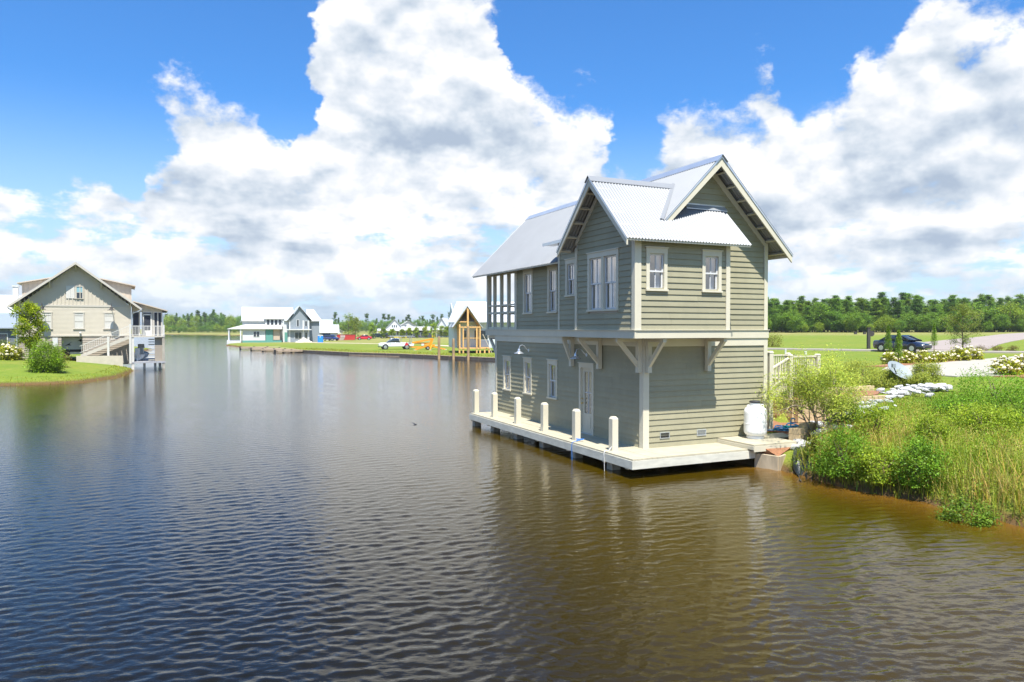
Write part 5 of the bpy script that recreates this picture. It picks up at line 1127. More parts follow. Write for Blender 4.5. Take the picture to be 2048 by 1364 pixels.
for (s, z0, z1, w_) in ((12.2, 1.2, 2.9, .45), (13.0, 1.2, 2.9, .45), (12.5, 4.2, 5.9, .3), (14.4, 1.2, 2.9, .3), (14.4, 4.2, 5.6, .3)): f_ = hb('window', whitem, s - w_, s + w_, -2.56, -2.5, z0, z1); hb('pane', carglass, s - w_ + .08, s + w_ - .08, -2.58, -2.562, z0 + .08, z1 - .08, parent=f_)
hb('door', teal, 9.5, 10.2, -1.25, -1.2, .6, 2.8)
# floating docks in front of it
for i, (p, q, lb) in enumerate((((480, 695.5), (560, 694.5), 'farthest grey floating dock by the white house'), ((502, 698), (585, 697), 'second grey floating dock by the white house'), ((526, 699.5), (592, 699.5), 'third grey floating dock, nearer than the white house'), ((551, 702.5), (600, 701.5), 'nearest grey floating dock at the end of the seawall'))):
    a, c = at(*p, .25), at(*q, .25); r = empty('floating_dock', tuple(V(a[0], a[1], 0)), 0, lb, 'dock', 'floating docks by the white house'); d = c - a; d[2] = 0
    b = MB(); b.beam((0, 0, .27), d + V(0, 0, .27), 2.0, .26); b.build('deck', wood_old, r); n = 3
    for k in range(n): m = d * (k + .15) / n; b = MB(); b.lathe([(.16, -.6), (.16, .45), (.10, .5)], 10, tuple(m + V(-.1, -.55, 0))); b.build('float_pile', darkm, r, True)
# sand heap, site toilet, container, cars
def far_at(px, py): return at(px, py, FZ)
p = far_at(608, 684.5); b = MB(); b.lathe([(.02, 1.05), (.4, .9), (.9, .6), (1.6, .25), (2.2, -.05)], 16); o = b.build('sand_heap', material('pale_sand', (.62, .55, .42), .95, var=.1, vscale=2), None, True); o.location = tuple(p); tag(o, 'heap of pale sand on the lawn beside the white house', 'sand heap')
p = at(641, 685.4, .40); r = empty('portable_toilet', tuple(p), R(15), 'bright blue portable toilet with white roof on the far lawn', 'toilet'); bl = material('bright_blue_plastic', (.01, .17, .55), .45)
hb('cabin', bl, -.62, .62, 0, 1.2, 0, 1.62, parent=r); hb('door', material('blue_door', (.015, .22, .62), .4), -.42, .42, -.03, -.002, .12, 1.5, parent=r); b = MB(); b.prism([(-.66, -.05, 1.625), (.66, -.05, 1.625), (.5, -.05, 1.80), (-.5, -.05, 1.80)], (0, 1.3, 0)); b.build('roof', whitem, r); hb('vent_panel', whitem, -.2, .1, -.035, -.004, 1.3, 1.45, parent=r)
red = material('red_container_paint', (.42, .035, .03), .5, var=.12, vscale=2); p = at(692.5, 681, FZ)
r = empty('waste_container', tuple(p), R(14), 'long red open waste container on the far lawn', 'container')
b = MB(); b.prism([(-2.45, 0, .15), (2.3, 0, .15), (2.5, 0, 1.55), (-2.5, 0, 1.55)], (0, 2.2, 0)); b.build('body', red, r); hb('top_rail', material('dark_red', (.16, .015, .02), .5), -2.55, 2.55, -.06, 2.26, 1.552, 1.66, parent=r)
for i in range(11): x = -2.3 + i * .46; hb('rib', red, x - .05, x + .05, -.06, -.002, .2, 1.5, parent=r)
b = MB(); b.prism([(-2.0, -.08, .1), (-.75, -.08, .1), (-.3, -.08, .95), (-1.6, -.08, .95)], (0, .015, 0)); b.build('board', material('grey_board', (.34, .28, .24), .8), r)
hb('white_lettering', whitem, -1.6, -.3, -.066, -.062, 1.1, 1.35, parent=r)
car('parked_car', tuple(at(662, 681.5, FZ)), R(-30), material('blue_paint', (.02, .035, .16), .2, coat=1), 'blue car parked left of the red waste container', 4.4, kind='suv', Hh=1.6)
car('parked_car', tuple(at(728, 679.8, FZ)), R(195), material('red_paint', (.48, .012, .03), .2, coat=1), 'bright red car parked right of the waste container', 4.4, Hh=1.5)
car('parked_car', tuple(at(756, 676.6, FZ)), R(20), material('black_teal_paint', (.012, .03, .035), .2, coat=1), 'dark car parked among young trees right of the red car', 4.4, kind='suv', Hh=1.7)
car('parked_car', tuple(at(772, 676.4, FZ)), R(60), material('black_paint', (.012, .012, .015), .2, coat=1), 'black car parked among young trees, right of the teal dark one', 4.3, kind='suv', Hh=1.7)
pk = car('pickup_truck', tuple(at(792, 698.6, FZ)), R(180 + 18), material('white_car_paint', (.75, .76, .77), .25, coat=.6), 'white pickup truck with ladder rack on the far lawn', 5.5, 1.9, 1.78, 'pickup', 'truck')
b = MB()
for x in (-2.3, -.7): 
    for s in (-.8, .8): b.box(x - .04, x + .04, s - .04, s + .04, 1.0, 2.0)
for s in (-.8, .8): b.box(-2.9, 1.2, s - .04, s + .04, 2.0, 2.08)
for x in (-2.3, -1.5, -.7, .6): b.box(x - .03, x + .03, -.8, .8, 2.005, 2.07)
b.build('ladder_rack', rimm, pk); hb('ladder', rimm, -2.8, 1.0, -.5, -.1, 2.09, 2.16, parent=pk)
b = MB(); b.lathe([(.01, 0), (.27, 0), (.27, .008), (.01, .008)], 18, (-1.55, .955, .80), 'y'); b.build('round_decal', material('red_decal', (.5, .03, .04), .4), pk)
# orange towable boom lift
org = material('orange_paint', (.75, .27, .015), .4); lp_ = at(855, 699.5, FZ)
lift = empty('boom_lift', tuple(lp_), R(12), 'orange towable boom lift with spread outriggers behind the white pickup', 'boom lift')
def bm_(nm, mat, p, q, w_, h_): b = MB(); b.beam(p, q, w_, h_); return b.build(nm, mat, lift)
bm_('chassis', org, (-3.6, 0, .55), (1.2, 0, .55), .22, .22); bm_('turntable', org, (-.6, 0, .75), (1.4, 0, .75), .8, .5); bm_('mast', org, (.5, 0, .9), (.95, 0, 2.2), .45, .5)
bm_('upper_boom', org, (.9, -.1, 2.1), (-3.0, -.1, 1.35), .28, .30); bm_('lower_boom', org, (.9, .12, 1.2), (-2.8, .12, 1.35), .24, .24); bm_('basket', rimm, (-3.4, -.4, 1.25), (-3.4, .4, 1.25), .6, .35)
for (x, y) in ((-2.6, -2.2), (.3, -2.3), (3.4, -1.2), (3.2, 1.8)): bm_('outrigger', org, (.3 if abs(x) > 1 else .8, y * .1, .85), (x, y, .08), .18, .22); b = MB(); b.box(x - .25, x + .25, y - .25, y + .25, 0, .06); b.build('outrigger_pad', whitem, lift)
for s in (-.75, .75): b = MB(); b.lathe([(.05, -.1), (.32, -.1), (.36, -.05), (.36, .05), (.32, .1), (.05, .1)], 18, (0, s, .36), 'y'); w_ = b.build('wheel', tyrem, lift, True); b = MB(); b.lathe([(.03, 0), (.2, 0), (.2, .02), (.03, .03)], 14, (0, s - .12, .36), 'y'); b.build('rim', rimm, w_, True)
bm_('engine_cover', whitem, (-1.2, 0, 1.0), (-.7, 0, 1.0), .5, .4)
lift.scale = (.80, .80, .80)
# yellow hose line along the sandy track
ya, yb = at(776, 676.4, FZ), at(870, 674.2, FZ)
rope('yellow_pipe', [ya + V(0, 0, .25), (ya + yb) / 2 + V(0, 1, .25), yb + V(0, 0, .25)], .32, material('yellow_plastic', (.80, .58, .01), .5), 'long yellow pipe lying along the far lawn', 'pipe')
sand = material('pale_track', (.48, .40, .30), .95, var=.12, vscale=1)
for k, (a, c, w_) in enumerate(((at(640, 685.6, FZ), at(770, 688.2, FZ), 2.2), (at(866, 690.5, FZ), at(912, 693.5, FZ), 2.0), (at(560, 683, FZ), at(640, 685.6, FZ), 2.2))):
    sheet('dirt_path', ribbon([tuple(a[:2]), tuple(((a + c) / 2)[:2] + V(0, .4)), tuple(c[:2])], w_), sand, .05, step=3)
# timber cottage being built
TA = R(10); TP = V(-6.6, 97.0, 0)
th = empty('timber_cottage', tuple(TP), TA, 'unfinished cottage with raw timber porch gable and white roof', 'house')
wrap = material('pale_house_wrap', (.55, .60, .62), .6, var=.04)
def tb(nm, mat, *a): b = MB(); b.box(*a); return b.build(nm, mat, th)
tb('wall', wrap, -.95, 7.5, 2.4, 10, 1.1, 4.9)
slab([(-1.75, 1.6, 4.55), (-.1, 6.4, 7.45), (9.5, 6.4, 7.45), (9.5, 1.6, 4.55)], (0, 0, .12), 'roof', wroof, th); slab([(-.95, 2.4, 4.9), (-.95, 10, 4.9), (-.95, 6.3, 7.3)], (.1, 0, 0), 'gable', wrap, th)
for e in (-1.30, 2.72): slab([(.68, -.1, 6.68), (e, -.1, 6.68 - abs(e - .68) * 1.44), (e, -.1, 6.80 - abs(e - .68) * 1.44), (.68, -.1, 6.84)], (0, 6.0, 0), 'porch_roof', wroof, th)
for e in (-1.22, 2.62):
    for i in range(6): y = .05 + i * .42; b = MB(); b.beam((.68, y, 6.56), (e, y, 6.56 - abs(e - .68) * 1.44), .05, .16); b.build('rafter', woodraw, th)
for (s, y) in ((-.35, .1), (.12, .1), (1.93, .1), (2.38, .1), (-.35, 2.2), (2.38, 2.2)): b = MB(); b.box(s - .09, s + .09, y - .09, y + .09, 1.2, 4.3 if s in (-.35, 2.38) else 3.85); b.build('post', woodraw, th)
b = MB(); b.box(.62, .86, .0, .16, 3.95, 6.5); b.build('king_post', woodraw, th)
b = MB(); b.box(-.45, 2.45, -.02, .2, 3.82, 4.0); b.build('beam', woodraw, th); b = MB(); b.box(-.85, .7, .2, .3, 4.55, 4.70); b.build('beam', woodraw, th); b = MB(); b.box(1.7, 2.3, .2, .3, 4.55, 4.70); b.build('beam', woodraw, th)
b = MB(); b.box(.1, 2.4, .05, .15, 2.40, 2.50); b.build('rail', woodraw, th)
b = MB(); b.box(-.45, 3.75, -.05, 2.38, 1.02, 1.16); b.build('porch_deck', woodraw, th)
for s in (-.38, .12, .85, 1.93, 2.38, 3.0, 3.6): b = MB(); b.box(s - .10, s + .10, .0, .2, -.1, 1.02); b.build('pile', woodraw, th)
b = MB(); b.beam((2.7, -.2, 3.0), (3.9, -.6, .45), .14, .05); b.build('plank', sand, th)
for (s, w_) in ((.55, .30), (2.05, .2), (3.2, .6)): b = MB(); b.box(s - w_, s + w_, 2.36, 2.42, 2.2, 3.5); f_ = b.build('window', whitem, th); b = MB(); b.box(s - w_ + .06, s + w_ - .06, 2.34, 2.358, 2.26, 3.44); b.build('pane', carglass, f_)
b = MB(); b.box(2.6, 3.9, 2.3, 2.38, 1.2, 2.1); b.build('stacked_panel', bluegrey, th)
for (px, py, h, lb) in ((878, 718, 2.75, 'left weathered mooring pile standing before the seawall'), (907, 719, 2.5, 'middle weathered mooring pile before the timber cottage'), (936.5, 720, 4.0, 'tall wooden mooring pile right before the timber cottage porch')):
    p = at(px, py, 0); b = MB(); b.lathe([(.17, -1.0), (.165, h * .5), (.15, h - .02), (.12, h)], 12); o = b.build('mooring_pile', material('mooring_wood', (.36, .24, .12), .85, var=.3, vscale=2.5, stretch=(1, 1, .3)), None, True); o.location = tuple(p); tag(o, lb, 'pile')
# cottages in front of the far wood
def H(nm, px, py, rz, *a, **k): p = at(px, py, FZ); p[2] -= .05; return simple_house(nm, tuple(p), rz, *a, **k)
H('white_garage', 636, 678, R(15), 8.5, 7, 3.4, 2.6, white_s, wroof, 'white garage with tall white roof behind the portable toilet', ((-1.5, .9, 1.0, 1.2), (1.5, .9, 1.0, 1.2)), ridge='x')
H('white_shed', 652, 680.5, R(15), 6.5, 6, 2.3, 2.0, white_s, wroof, 'low white shed with broad roof right of the white garage', ((0, .6, 2.4, 1.6),), ridge='x')
H('white_shed', 668, 678, R(22), 5.2, 6, 2.4, 1.7, white_s, wroof, 'small white gabled shed right of the broad roofed one', ((0, 2.4, .5, .8),))
H('white_cottage', 789, 674, R(8), 6.5, 8, 3.4, 3.6, white_s, wroof, 'white cottage with steep front gable before the far wood', ((-.8, 3.8, .4, .9), (0, 3.8, .4, .9), (.8, 3.8, .4, .9), (-1.5, .9, .9, 1.3), (1.5, .9, .9, 1.3)), porch=(-6.5, 6.0, 3.2, 2.0))
H('slate_house', 833, 675.5, R(5), 10.5, 8, 2.7, 1.2, material('slate_blue_wall', (.045, .05, .075), .7, var=.1), groof, 'dark slate blue house with pale roof before the far wood', ((-2, .7, 1.2, 1.2), (2, .7, 1.2, 1.2)), ridge='x')
H('white_house', 816, 673.5, R(12), 7.5, 8, 4.0, 2.2, white_s, groof, 'white gabled house rising behind the dark slate house', ((-1, 4.0, .8, .7),))
H('pale_cottage', 884, 674.5, R(-12), 5.2, 7, 3.0, 4.2, white_s, wroof, 'pale cottage with steep grey gable left of the timber cottage', ((0, 1.0, 1.2, 1.2),), porch=(-4.2, 3.5, 3.4, 2.0))
# a swallow over the water
bd = empty('swallow', tuple(at(830, 850, 1.1)), R(40), 'small dark swallow gliding low over the lake', 'bird')
bk = material('swallow_dark', (.02, .022, .03), .6)
b = MB(); vs = []
prof = [(-.10, .004), (-.05, .016), (.0, .021), (.04, .018), (.062, .014), (.075, .012), (.088, .003)]
b.lathe([(r_, x) for x, r_ in prof], 10, (0, 0, 0), 'x')
for s in (-1, 1): b.prism([(.035, s * .012, .004), (.045, s * .07, .05), (.0, s * .16, .075), (-.06, s * .23, .07), (-.01, s * .13, .055), (-.02, s * .06, .03), (-.02, s * .012, .004)], (0, 0, .004)); b.prism([(-.08, s * .003, 0), (-.19, s * .035, .0), (-.10, s * .012, 0)], (0, 0, .003))
b.build('body', bk, bd); bd.scale = (.7, .7, .7)

# ------------------------------------------------------------------ planting
leafm = material('leaf', (1.20, 1.10, .72), .55, attr='tint', transl=.42, spec=.3)
needlem = material('needle', (1.22, 1.10, .85), .6, attr='tint', transl=.36, spec=.25, island=.22)
bark = material('bark', (.16, .115, .08), .9, var=.3, vscale=6, bump=.5, bscale=12); palebark = material('grey_twig', (.26, .21, .16), .9, var=.2, vscale=6)
def leaves(c, size, rg, asp=.5, up=.35, out=None):
    """one diamond leaf per point, turned at random but leaning to face outwards and up"""
    n = len(c); d = rg.normal(size=(n, 3)); d[:, 2] *= .7
    d /= np.linalg.norm(d, axis=1, keepdims=True) + 1e-9
    nr = rg.normal(size=(n, 3)) + V(0, 0, up * 2)[None] + (0 if out is None else out * 1.2); nr -= d * (nr * d).sum(1, keepdims=True); nr /= np.linalg.norm(nr, axis=1, keepdims=True) + 1e-9
    s = np.cross(d, nr); L = (size * rg.uniform(.6, 1.25, n))[:, None]; w = L * asp * .5
    v = np.stack([c, c + d * L * .45 + s * w + nr * L * .06, c + d * L, c + d * L * .45 - s * w + nr * L * .06], 1).reshape(-1, 3)
    return v, np.arange(4 * n).reshape(-1, 4)
def tints(n, rg, base, dv=.22, dh=.10, per=4):
    k = 1 + rg.normal(0, dv, n); h = rg.normal(0, dh, n); c = np.stack([base[0] * k * (1 + h), base[1] * k, base[2] * k * (1 - h)], 1); return np.repeat(np.clip(c, .004, .9), per, 0)
def clumps(n, rad, rg, squash=.8, bottom=.0, shell=.55):
    p = rg.normal(size=(n, 3)); p /= np.linalg.norm(p, axis=1, keepdims=True); r = (shell + (1 - shell) * rg.random(n)) ** .6; p *= r[:, None]; p[:, 2] = np.maximum(p[:, 2], -.9 + bottom); return p * V(rad, rad, rad * squash)[None]
def bush_mesh(name, seed, rx, rz, nc, per, leaf, col, asp=.5, mat=None, cr=.28, dv=.2, lift=.62, hv=.07, bottom=0.0):
    rg = np.random.default_rng(seed); c = clumps(nc, 1.0, rg, 1.0, bottom) * V(rx, rx, rz)[None]; c[:, 2] += rz * lift
    k = rg.integers(0, nc, nc * per); pts = c[k] + rg.normal(size=(nc * per, 3)) * V(cr * rx, cr * rx, cr * rz)[None]; pts[:, 2] = np.maximum(pts[:, 2], .02)
    o = pts - V(0, 0, rz * .4)[None]; o /= np.linalg.norm(o, axis=1, keepdims=True) + 1e-9
    v, f = leaves(pts, leaf, rg, asp, 1.25, o * .6); ck = 1 + rg.normal(0, dv * .7, nc)
    t = tints(len(pts), rg, col, dv, hv) * np.repeat(np.clip(ck[k], .5, 1.6), 4)[:, None]
    return np_mesh(name, v, f, mat or leafm, attr=np.clip(t, .003, .9))
def stems(name, seed, n, h, spread, r0, mat=bark, wig=.08):
    rg = random.Random(seed); b = MB()
    for i in range(n):
        a = rg.uniform(0, 6.28); s = spread * rg.uniform(.3, 1); p = V(0, 0, 0); pts = [p]
        for k in range(1, 5): t = k / 4; pts.append(V(s * math.cos(a) * t ** 1.3 + rg.gauss(0, wig * h * .3), s * math.sin(a) * t ** 1.3 + rg.gauss(0, wig * h * .3), h * t * rg.uniform(.9, 1.05)))
        b.tube(pts, [r0, r0 * .8, r0 * .6, r0 * .4, r0 * .2], 5)
    return b.mesh(name, mat)
def shrub(name, x, y, rx, rz, seed, label, cat='shrub', col=(.075, .135, .018), nc=55, per=60, leaf=.055, asp=.5, group=None, z=None, cr=.22, nst=6, hv=.07, dv=.2, bottom=0.0, lift=.62):
    r = empty(name, (x, y, (zg(x, y) if z is None else z) - .03), 0, label, cat, group)
    obj('foliage', bush_mesh('foliage', seed, rx, rz, nc, per, leaf, col, asp, cr=cr, hv=hv, dv=dv, bottom=bottom, lift=lift), r)
    obj('stem', stems('stem', seed, nst, rz * 1.25, rx * .7, .018 + rz * .008), r)
    return r
GREEN = (.125, .255, .022); LIME = (.22, .32, .03); OLIVE = (.20, .24, .05)
# bank shrubs at the waterline
def bank(px, py, z=.15): p = at(px, py, z); return p[0], p[1]
for i, (px, py, rx, rz, lb, col, nc) in enumerate((
        (1688, 960, .62, .62, 'dense bright green holly shrub at the waterline, nearest the weed cloth', GREEN, 80), (1762, 975, .45, .45, 'low green shrub at the waterline between two hollies', LIME, 50), (1838, 985, .52, .58, 'second dense green holly shrub at the waterline', GREEN, 70),
        (1935, 1028, .48, .42, 'low glossy shrub with reddish tips overhanging the water at the right', (.11, .20, .02), 60), (1682, 880, .50, .50, 'bushy green shrub on the bank above the holly', (.15, .28, .025), 70), (1748, 900, .45, .5, 'small leafy shrub in the middle of the bank', LIME, 50),
        (1640, 940, .26, .36, 'thin pale green tuft shrub beside the weed cloth', OLIVE, 30), (1860, 915, .38, .45, 'light green shrub among the dry grasses', LIME, 45))):
    x, y = bank(px, py, .12 if py > 930 else .55); shrub('bank_shrub', x, y, rx, rz, 30 + i, lb, col=col, nc=nc, per=75, leaf=.062, cr=.2)
for i, (px, py, rx, rz, lb, col) in enumerate(((1925, 838, .8, .36, 'leafy weed clump left on the upper bank', GREEN), (1990, 815, 1.1, .60, 'large leafy weed clump at the upper right of the bank', (.14, .29, .02)), (2045, 850, .8, .6, 'leafy weed clump at the right edge of the photograph', GREEN), (1965, 858, .8, .40, 'lower leafy weed clump on the bank slope', LIME))):
    x, y = bank(px, py, 1.1); shrub('weed_clump', x, y, rx, rz, 60 + i, lb, 'weeds', col=col, nc=80, per=60, leaf=.075, asp=.42)
for i, (px, py, rx, rz, lb) in enumerate(((1852, 768, .5, .5, 'feathery olive shrub right of the satellite dish'), (1768, 776, .7, .42, 'feathery olive shrub below the satellite dish'), (1722, 770, .85, .6, 'feathery light shrub left of the satellite dish'), (1832, 778, .5, .34, 'low feathery shrub above the pale stones'))):
    x, y = bank(px, py, 1.35); shrub('feathery_shrub', x, y, rx, rz, 80 + i, lb, col=(.27, .33, .07), nc=60, per=120, leaf=.085, asp=.30)

# the airy groundsel bush with bare leaning stems
sx_, sy_ = bank(1642, 862, .85)
air = empty('airy_shrub', (sx_, sy_, zg(sx_, sy_) - .05), 0, 'tall airy shrub with bare leaning stems beside the timber walls', 'shrub')
rg_ = np.random.default_rng(5); tips = []; bst = MB(); rr = random.Random(8)
def grow(p, d, L, r, lev):
    pts = [p]; q = p.copy(); dd = d.copy()
    for k in range(4): dd = dd + V(rr.gauss(0, .16), rr.gauss(0, .16), rr.gauss(.03, .10)); dd /= np.linalg.norm(dd); q = q + dd * L / 4; pts.append(q.copy())
    bst.tube(pts, [r * (1 - .16 * k) for k in range(5)], 5)
    if lev >= 3: tips.append((pts[2], .5)); tips.append((pts[4], 1.)); return
    for k in range(3 if lev else 4):
        t = pts[rr.choice((2, 3, 4, 4))]; nd = dd + V(rr.gauss(0, .55), rr.gauss(0, .45), rr.gauss(.05, .3)); nd /= np.linalg.norm(nd); grow(t, nd, L * rr.uniform(.55, .8), r * .55, lev + 1)
for k in range(7):
    a = rr.uniform(-1.2, 1.2); d = V(math.sin(a) * .9 - .12, rr.uniform(-.3, .5), 1.0); d /= np.linalg.norm(d); grow(V(rr.gauss(0, .05), rr.gauss(0, .05), 0), d, rr.uniform(.75, 1.0), .026, 0)
bst.build('stem', palebark, air)
tips = [t for t in tips if t[0][2] > .75 and rr.random() > (.45 if t[0][0] < -.5 else .12)]; tp = np.array([t[0] for t in tips]); k = rg_.integers(0, len(tp), 24000); pt = tp[k] + rg_.normal(size=(24000, 3)) * .12
o_ = rg_.normal(size=pt.shape) * .3; v_, f_2 = leaves(pt, .056, rg_, .32, 1.4, o_)
ck = 1 + rg_.normal(0, .15, len(tp)); obj('foliage', np_mesh('foliage', v_, f_2, leafm, attr=np.clip(tints(24000, rg_, (.36, .46, .10), .2, .08) * np.repeat(np.clip(ck[k], .6, 1.4), 4)[:, None], .003, .9)), air)

air.scale = (1.25, 1.2, 1.18)
# tall grasses on the bank: nobody could count the blades
def blades(P, h, w, rg, lean=.35):
    n = len(P); a = rg.uniform(0, 6.283, n); d = np.stack([np.cos(a), np.sin(a), np.zeros(n)], 1); s = np.stack([-np.sin(a), np.cos(a), np.zeros(n)], 1); ln = (rg.uniform(.1, 1, n) * lean)[:, None]
    V_ = []
    for k, wk in ((0, 1.0), (.4, .85), (.75, .5), (1.0, .08)):
        c = P + V(0, 0, 1)[None] * (h * k * (1 - .12 * ln[:, 0] * k))[:, None] + d * (ln * (h * k ** 2)[:, None]); V_ += [c - s * (w * wk)[:, None] / 2, c + s * (w * wk)[:, None] / 2]
    v = np.stack(V_, 1).reshape(-1, 3); b0 = (np.arange(n) * 8)[:, None]
    return v, np.concatenate([b0 + np.array([[0, 1, 3, 2]]), b0 + np.array([[2, 3, 5, 4]]), b0 + np.array([[4, 5, 7, 6]])], 0)
def scatter(n, box, dmin, dmax, rg, fun=None):
    P = np.column_stack([rg.uniform(box[0], box[1], n), rg.uniform(box[2], box[3], n)]); d = signed(P, RLAND); u, v = local_uv(P); vr = np.interp(u, [4.2, 6, 8.64, 11.9, 14], [-2.2, -1.1, .05, 1.0, 1.0])
    m = (d > dmin) & (d < dmax) & (v < vr)
    if fun is not None: m &= fun(P, d) > rg.random(n)
    P = P[m]; return np.column_stack([P, height(P) - .02])
rg = np.random.default_rng(21)
def patch(P, d): return np.clip(.55 + wob(P[:, 0], P[:, 1], .9, 2.) * .9, .08, 1) * np.clip(1.15 - d / 9, 0, 1)
def patch2(P, d): return np.clip(.5 - wob(P[:, 0], P[:, 1], .9, 2.) * .9, .12, 1) * np.clip(1.2 - d / 9, 0, 1)
P = scatter(80000, (6.8, 26, 7, 27), .05, 8.5, rg, patch); n = len(P); v_, f_2 = blades(P, rg.uniform(.25, .72, n) * np.interp(P[:, 2], [.2, .65, .95, 1.2], [1.0, 1.05, .55, .28]), rg.uniform(.008, .016, n), rg, .8)
tag(obj('dry_grass', np_mesh('dry_grass', v_, f_2, leafm, attr=tints(n, rg, (.42, .33, .14), .22, .08, 8))), 'tall straw coloured grass covering the right bank', kind='stuff')
P = scatter(190000, (6.8, 26, 7, 27), .03, 9.0, rg, patch2); n = len(P); v_, f_2 = blades(P, rg.uniform(.15, .55, n) * np.interp(P[:, 2], [.2, .65, .95, 1.2], [1.0, 1.05, .6, .35]), rg.uniform(.010, .020, n), rg, .8)
tag(obj('green_grass', np_mesh('green_grass', v_, f_2, leafm, attr=tints(n, rg, (.22, .30, .035), .25, .10, 8))), 'tall green grass growing between the bank shrubs', kind='stuff')
P = scatter(60000, (6.8, 26, 7, 27), .05, 8.5, rg, patch2); k = len(P); pt = P[rg.integers(0, k, 26000)] + np.abs(rg.normal(size=(26000, 3))) * V(.05, .05, .22)[None]; v_, f_2 = leaves(pt, .055, rg, .45, 1.4)
tag(obj('bank_undergrowth', np_mesh('bank_undergrowth', v_, f_2, leafm, attr=tints(26000, rg, (.17, .27, .03), .25, .1))), 'low leafy undergrowth between the tall grasses', kind='stuff')
def fringe(P, d): return np.full(len(P), 1.0)
P = scatter(60000, (6.8, 26, 5, 20), -.06, .75, rg, fringe); n = len(P); P[:, 2] = np.maximum(P[:, 2], -.02); v_, f_2 = blades(P, rg.uniform(.12, .48, n), rg.uniform(.010, .022, n), rg, 1.1)
tag(obj('waterline_grass', np_mesh('waterline_grass', v_, f_2, leafm, attr=tints(n, rg, (.24, .29, .045), .28, .12, 8))), 'grass overhanging the water along the right bank', kind='stuff')
k = 64000; P = scatter(50000, (6.8, 26, 5, 26), .0, 7.0, rg, fringe); j = rg.integers(0, len(P), 1500); c_ = P[j] + np.column_stack([np.zeros((1500, 2)), rg.uniform(.10, .48, 1500) * np.interp(P[j][:, 2], [.2, .7, 1.0, 1.25], [1, 1, .6, .35])]); q_ = rg.integers(0, 1500, k); pt = c_[q_] + rg.normal(size=(k, 3)) * V(.13, .13, .11)[None]
v_, f_2 = leaves(pt, .055, rg, .35, 1.4); tc_ = np.array([(.22, .33, .035), (.31, .30, .10), (.15, .28, .022), (.20, .31, .03)])[rg.integers(0, 4, 1500)][q_]; kk = (1 + rg.normal(0, .2, k))[:, None]
tag(obj('bank_weeds', np_mesh('bank_weeds', v_, f_2, leafm, attr=np.clip(np.repeat(tc_ * kk, 4, 0), .01, .8))), 'mixed low weeds and seed heads all over the right bank', kind='stuff')
# short lawn tufts behind the bank and on the left point, so the lawn has an edge
def tufts(name, n, box, cond, h, w, col, lb):
    P = np.column_stack([rg.uniform(box[0], box[1], n), rg.uniform(box[2], box[3], n)]); hh = height(P); m = cond(P, hh); P = np.column_stack([P[m], hh[m] - .01]); k = len(P)
    v_, f_2 = blades(P, rg.uniform(*h, k), rg.uniform(*w, k), rg, .6); tag(obj(name, np_mesh(name, v_, f_2, leafm, attr=tints(k, rg, col, .2, .08, 8))), lb, kind='stuff')
tufts('lawn_grass', 42000, (12, 30, 20, 36), lambda P, h: (signed(P, RLAND) > 6) & (h > 1.0) & (local_uv(P)[1] < np.interp(local_uv(P)[0], [8, 12, 16], [0, 1, 1.2])), (.04, .13), (.012, .025), (.16, .215, .025), 'short mown grass above the bank')
tufts('shore_grass', 16000, (-46, -28, 44, 66), lambda P, h: (signed(P, LLAND) > .02) & (signed(P, LLAND) < 1.6), (.03, .12), (.02, .05), (.26, .31, .04), 'short grass along the edge of the left point')
tufts('far_shore_grass', 14000, (-40, 0, 82, 122), lambda P, h: (signed(P, RLAND) > .4) & (signed(P, RLAND) < 5), (.06, .22), (.04, .09), (.27, .28, .05), 'rough grass behind the far seawall')

# hydrangeas, young conifers and the young oak by the driveway
bloom = material('cream_bloom', (.58, .52, .35), .9, var=.12, vscale=20, bump=.6, bscale=50)
def hydrangea(x, y, s, seed, label):
    r = shrub('hydrangea', x, y, .45 * s, .42 * s, seed, label, 'hydrangea', (.27, .31, .02), 40, 34, .11 * s, .6, 'hydrangeas in bloom')
    rq = np.random.default_rng(seed); b = MB(); c = clumps(32, 1.0, rq, 1.0, .75, .85) * V(.48 * s, .48 * s, .42 * s)[None]; c[:, 2] += .36 * s
    for p in c:
        q = rq.uniform(.05, .095) * s; b.lathe([(q * .3, -q * .7), (q * .85, -q * .35), (q, 0), (q * .8, q * .5), (q * .35, q * .85), (.005, q * .95)], 8, tuple(p))
    tag(b.build('bloom', bloom, r, True), kind='stuff'); return r
hyd = [(1780, 729, 1.0, 'cream hydrangea at the left end of the mulch bed'), (1812, 729, 1.05, 'cream hydrangea next to the left young conifer'), (1831, 727, .9, 'small cream hydrangea, third from the left in the mulch bed'), (1851, 728, 1.1, 'broad cream hydrangea in the middle of the mulch bed'), (1874, 727, 1.0, 'cream hydrangea right of the middle of the mulch bed'),
       (1892, 725, .85, 'small yellow green hydrangea in the right half of the mulch bed'), (1917, 724, 1.25, 'large hydrangea second from the right end of the mulch bed'), (1945, 722, 1.3, 'large hydrangea at the right end of the mulch bed'), (2012, 751, 1.2, 'hydrangea in the bed this side of the driveway, left one'), (2046, 749, 1.3, 'hydrangea in the bed this side of the driveway at the right edge')]
for i, (px, py, s, lb) in enumerate(hyd):
    p = at(px, py, 1.5); hydrangea(p[0], p[1], s, 100 + i, lb)
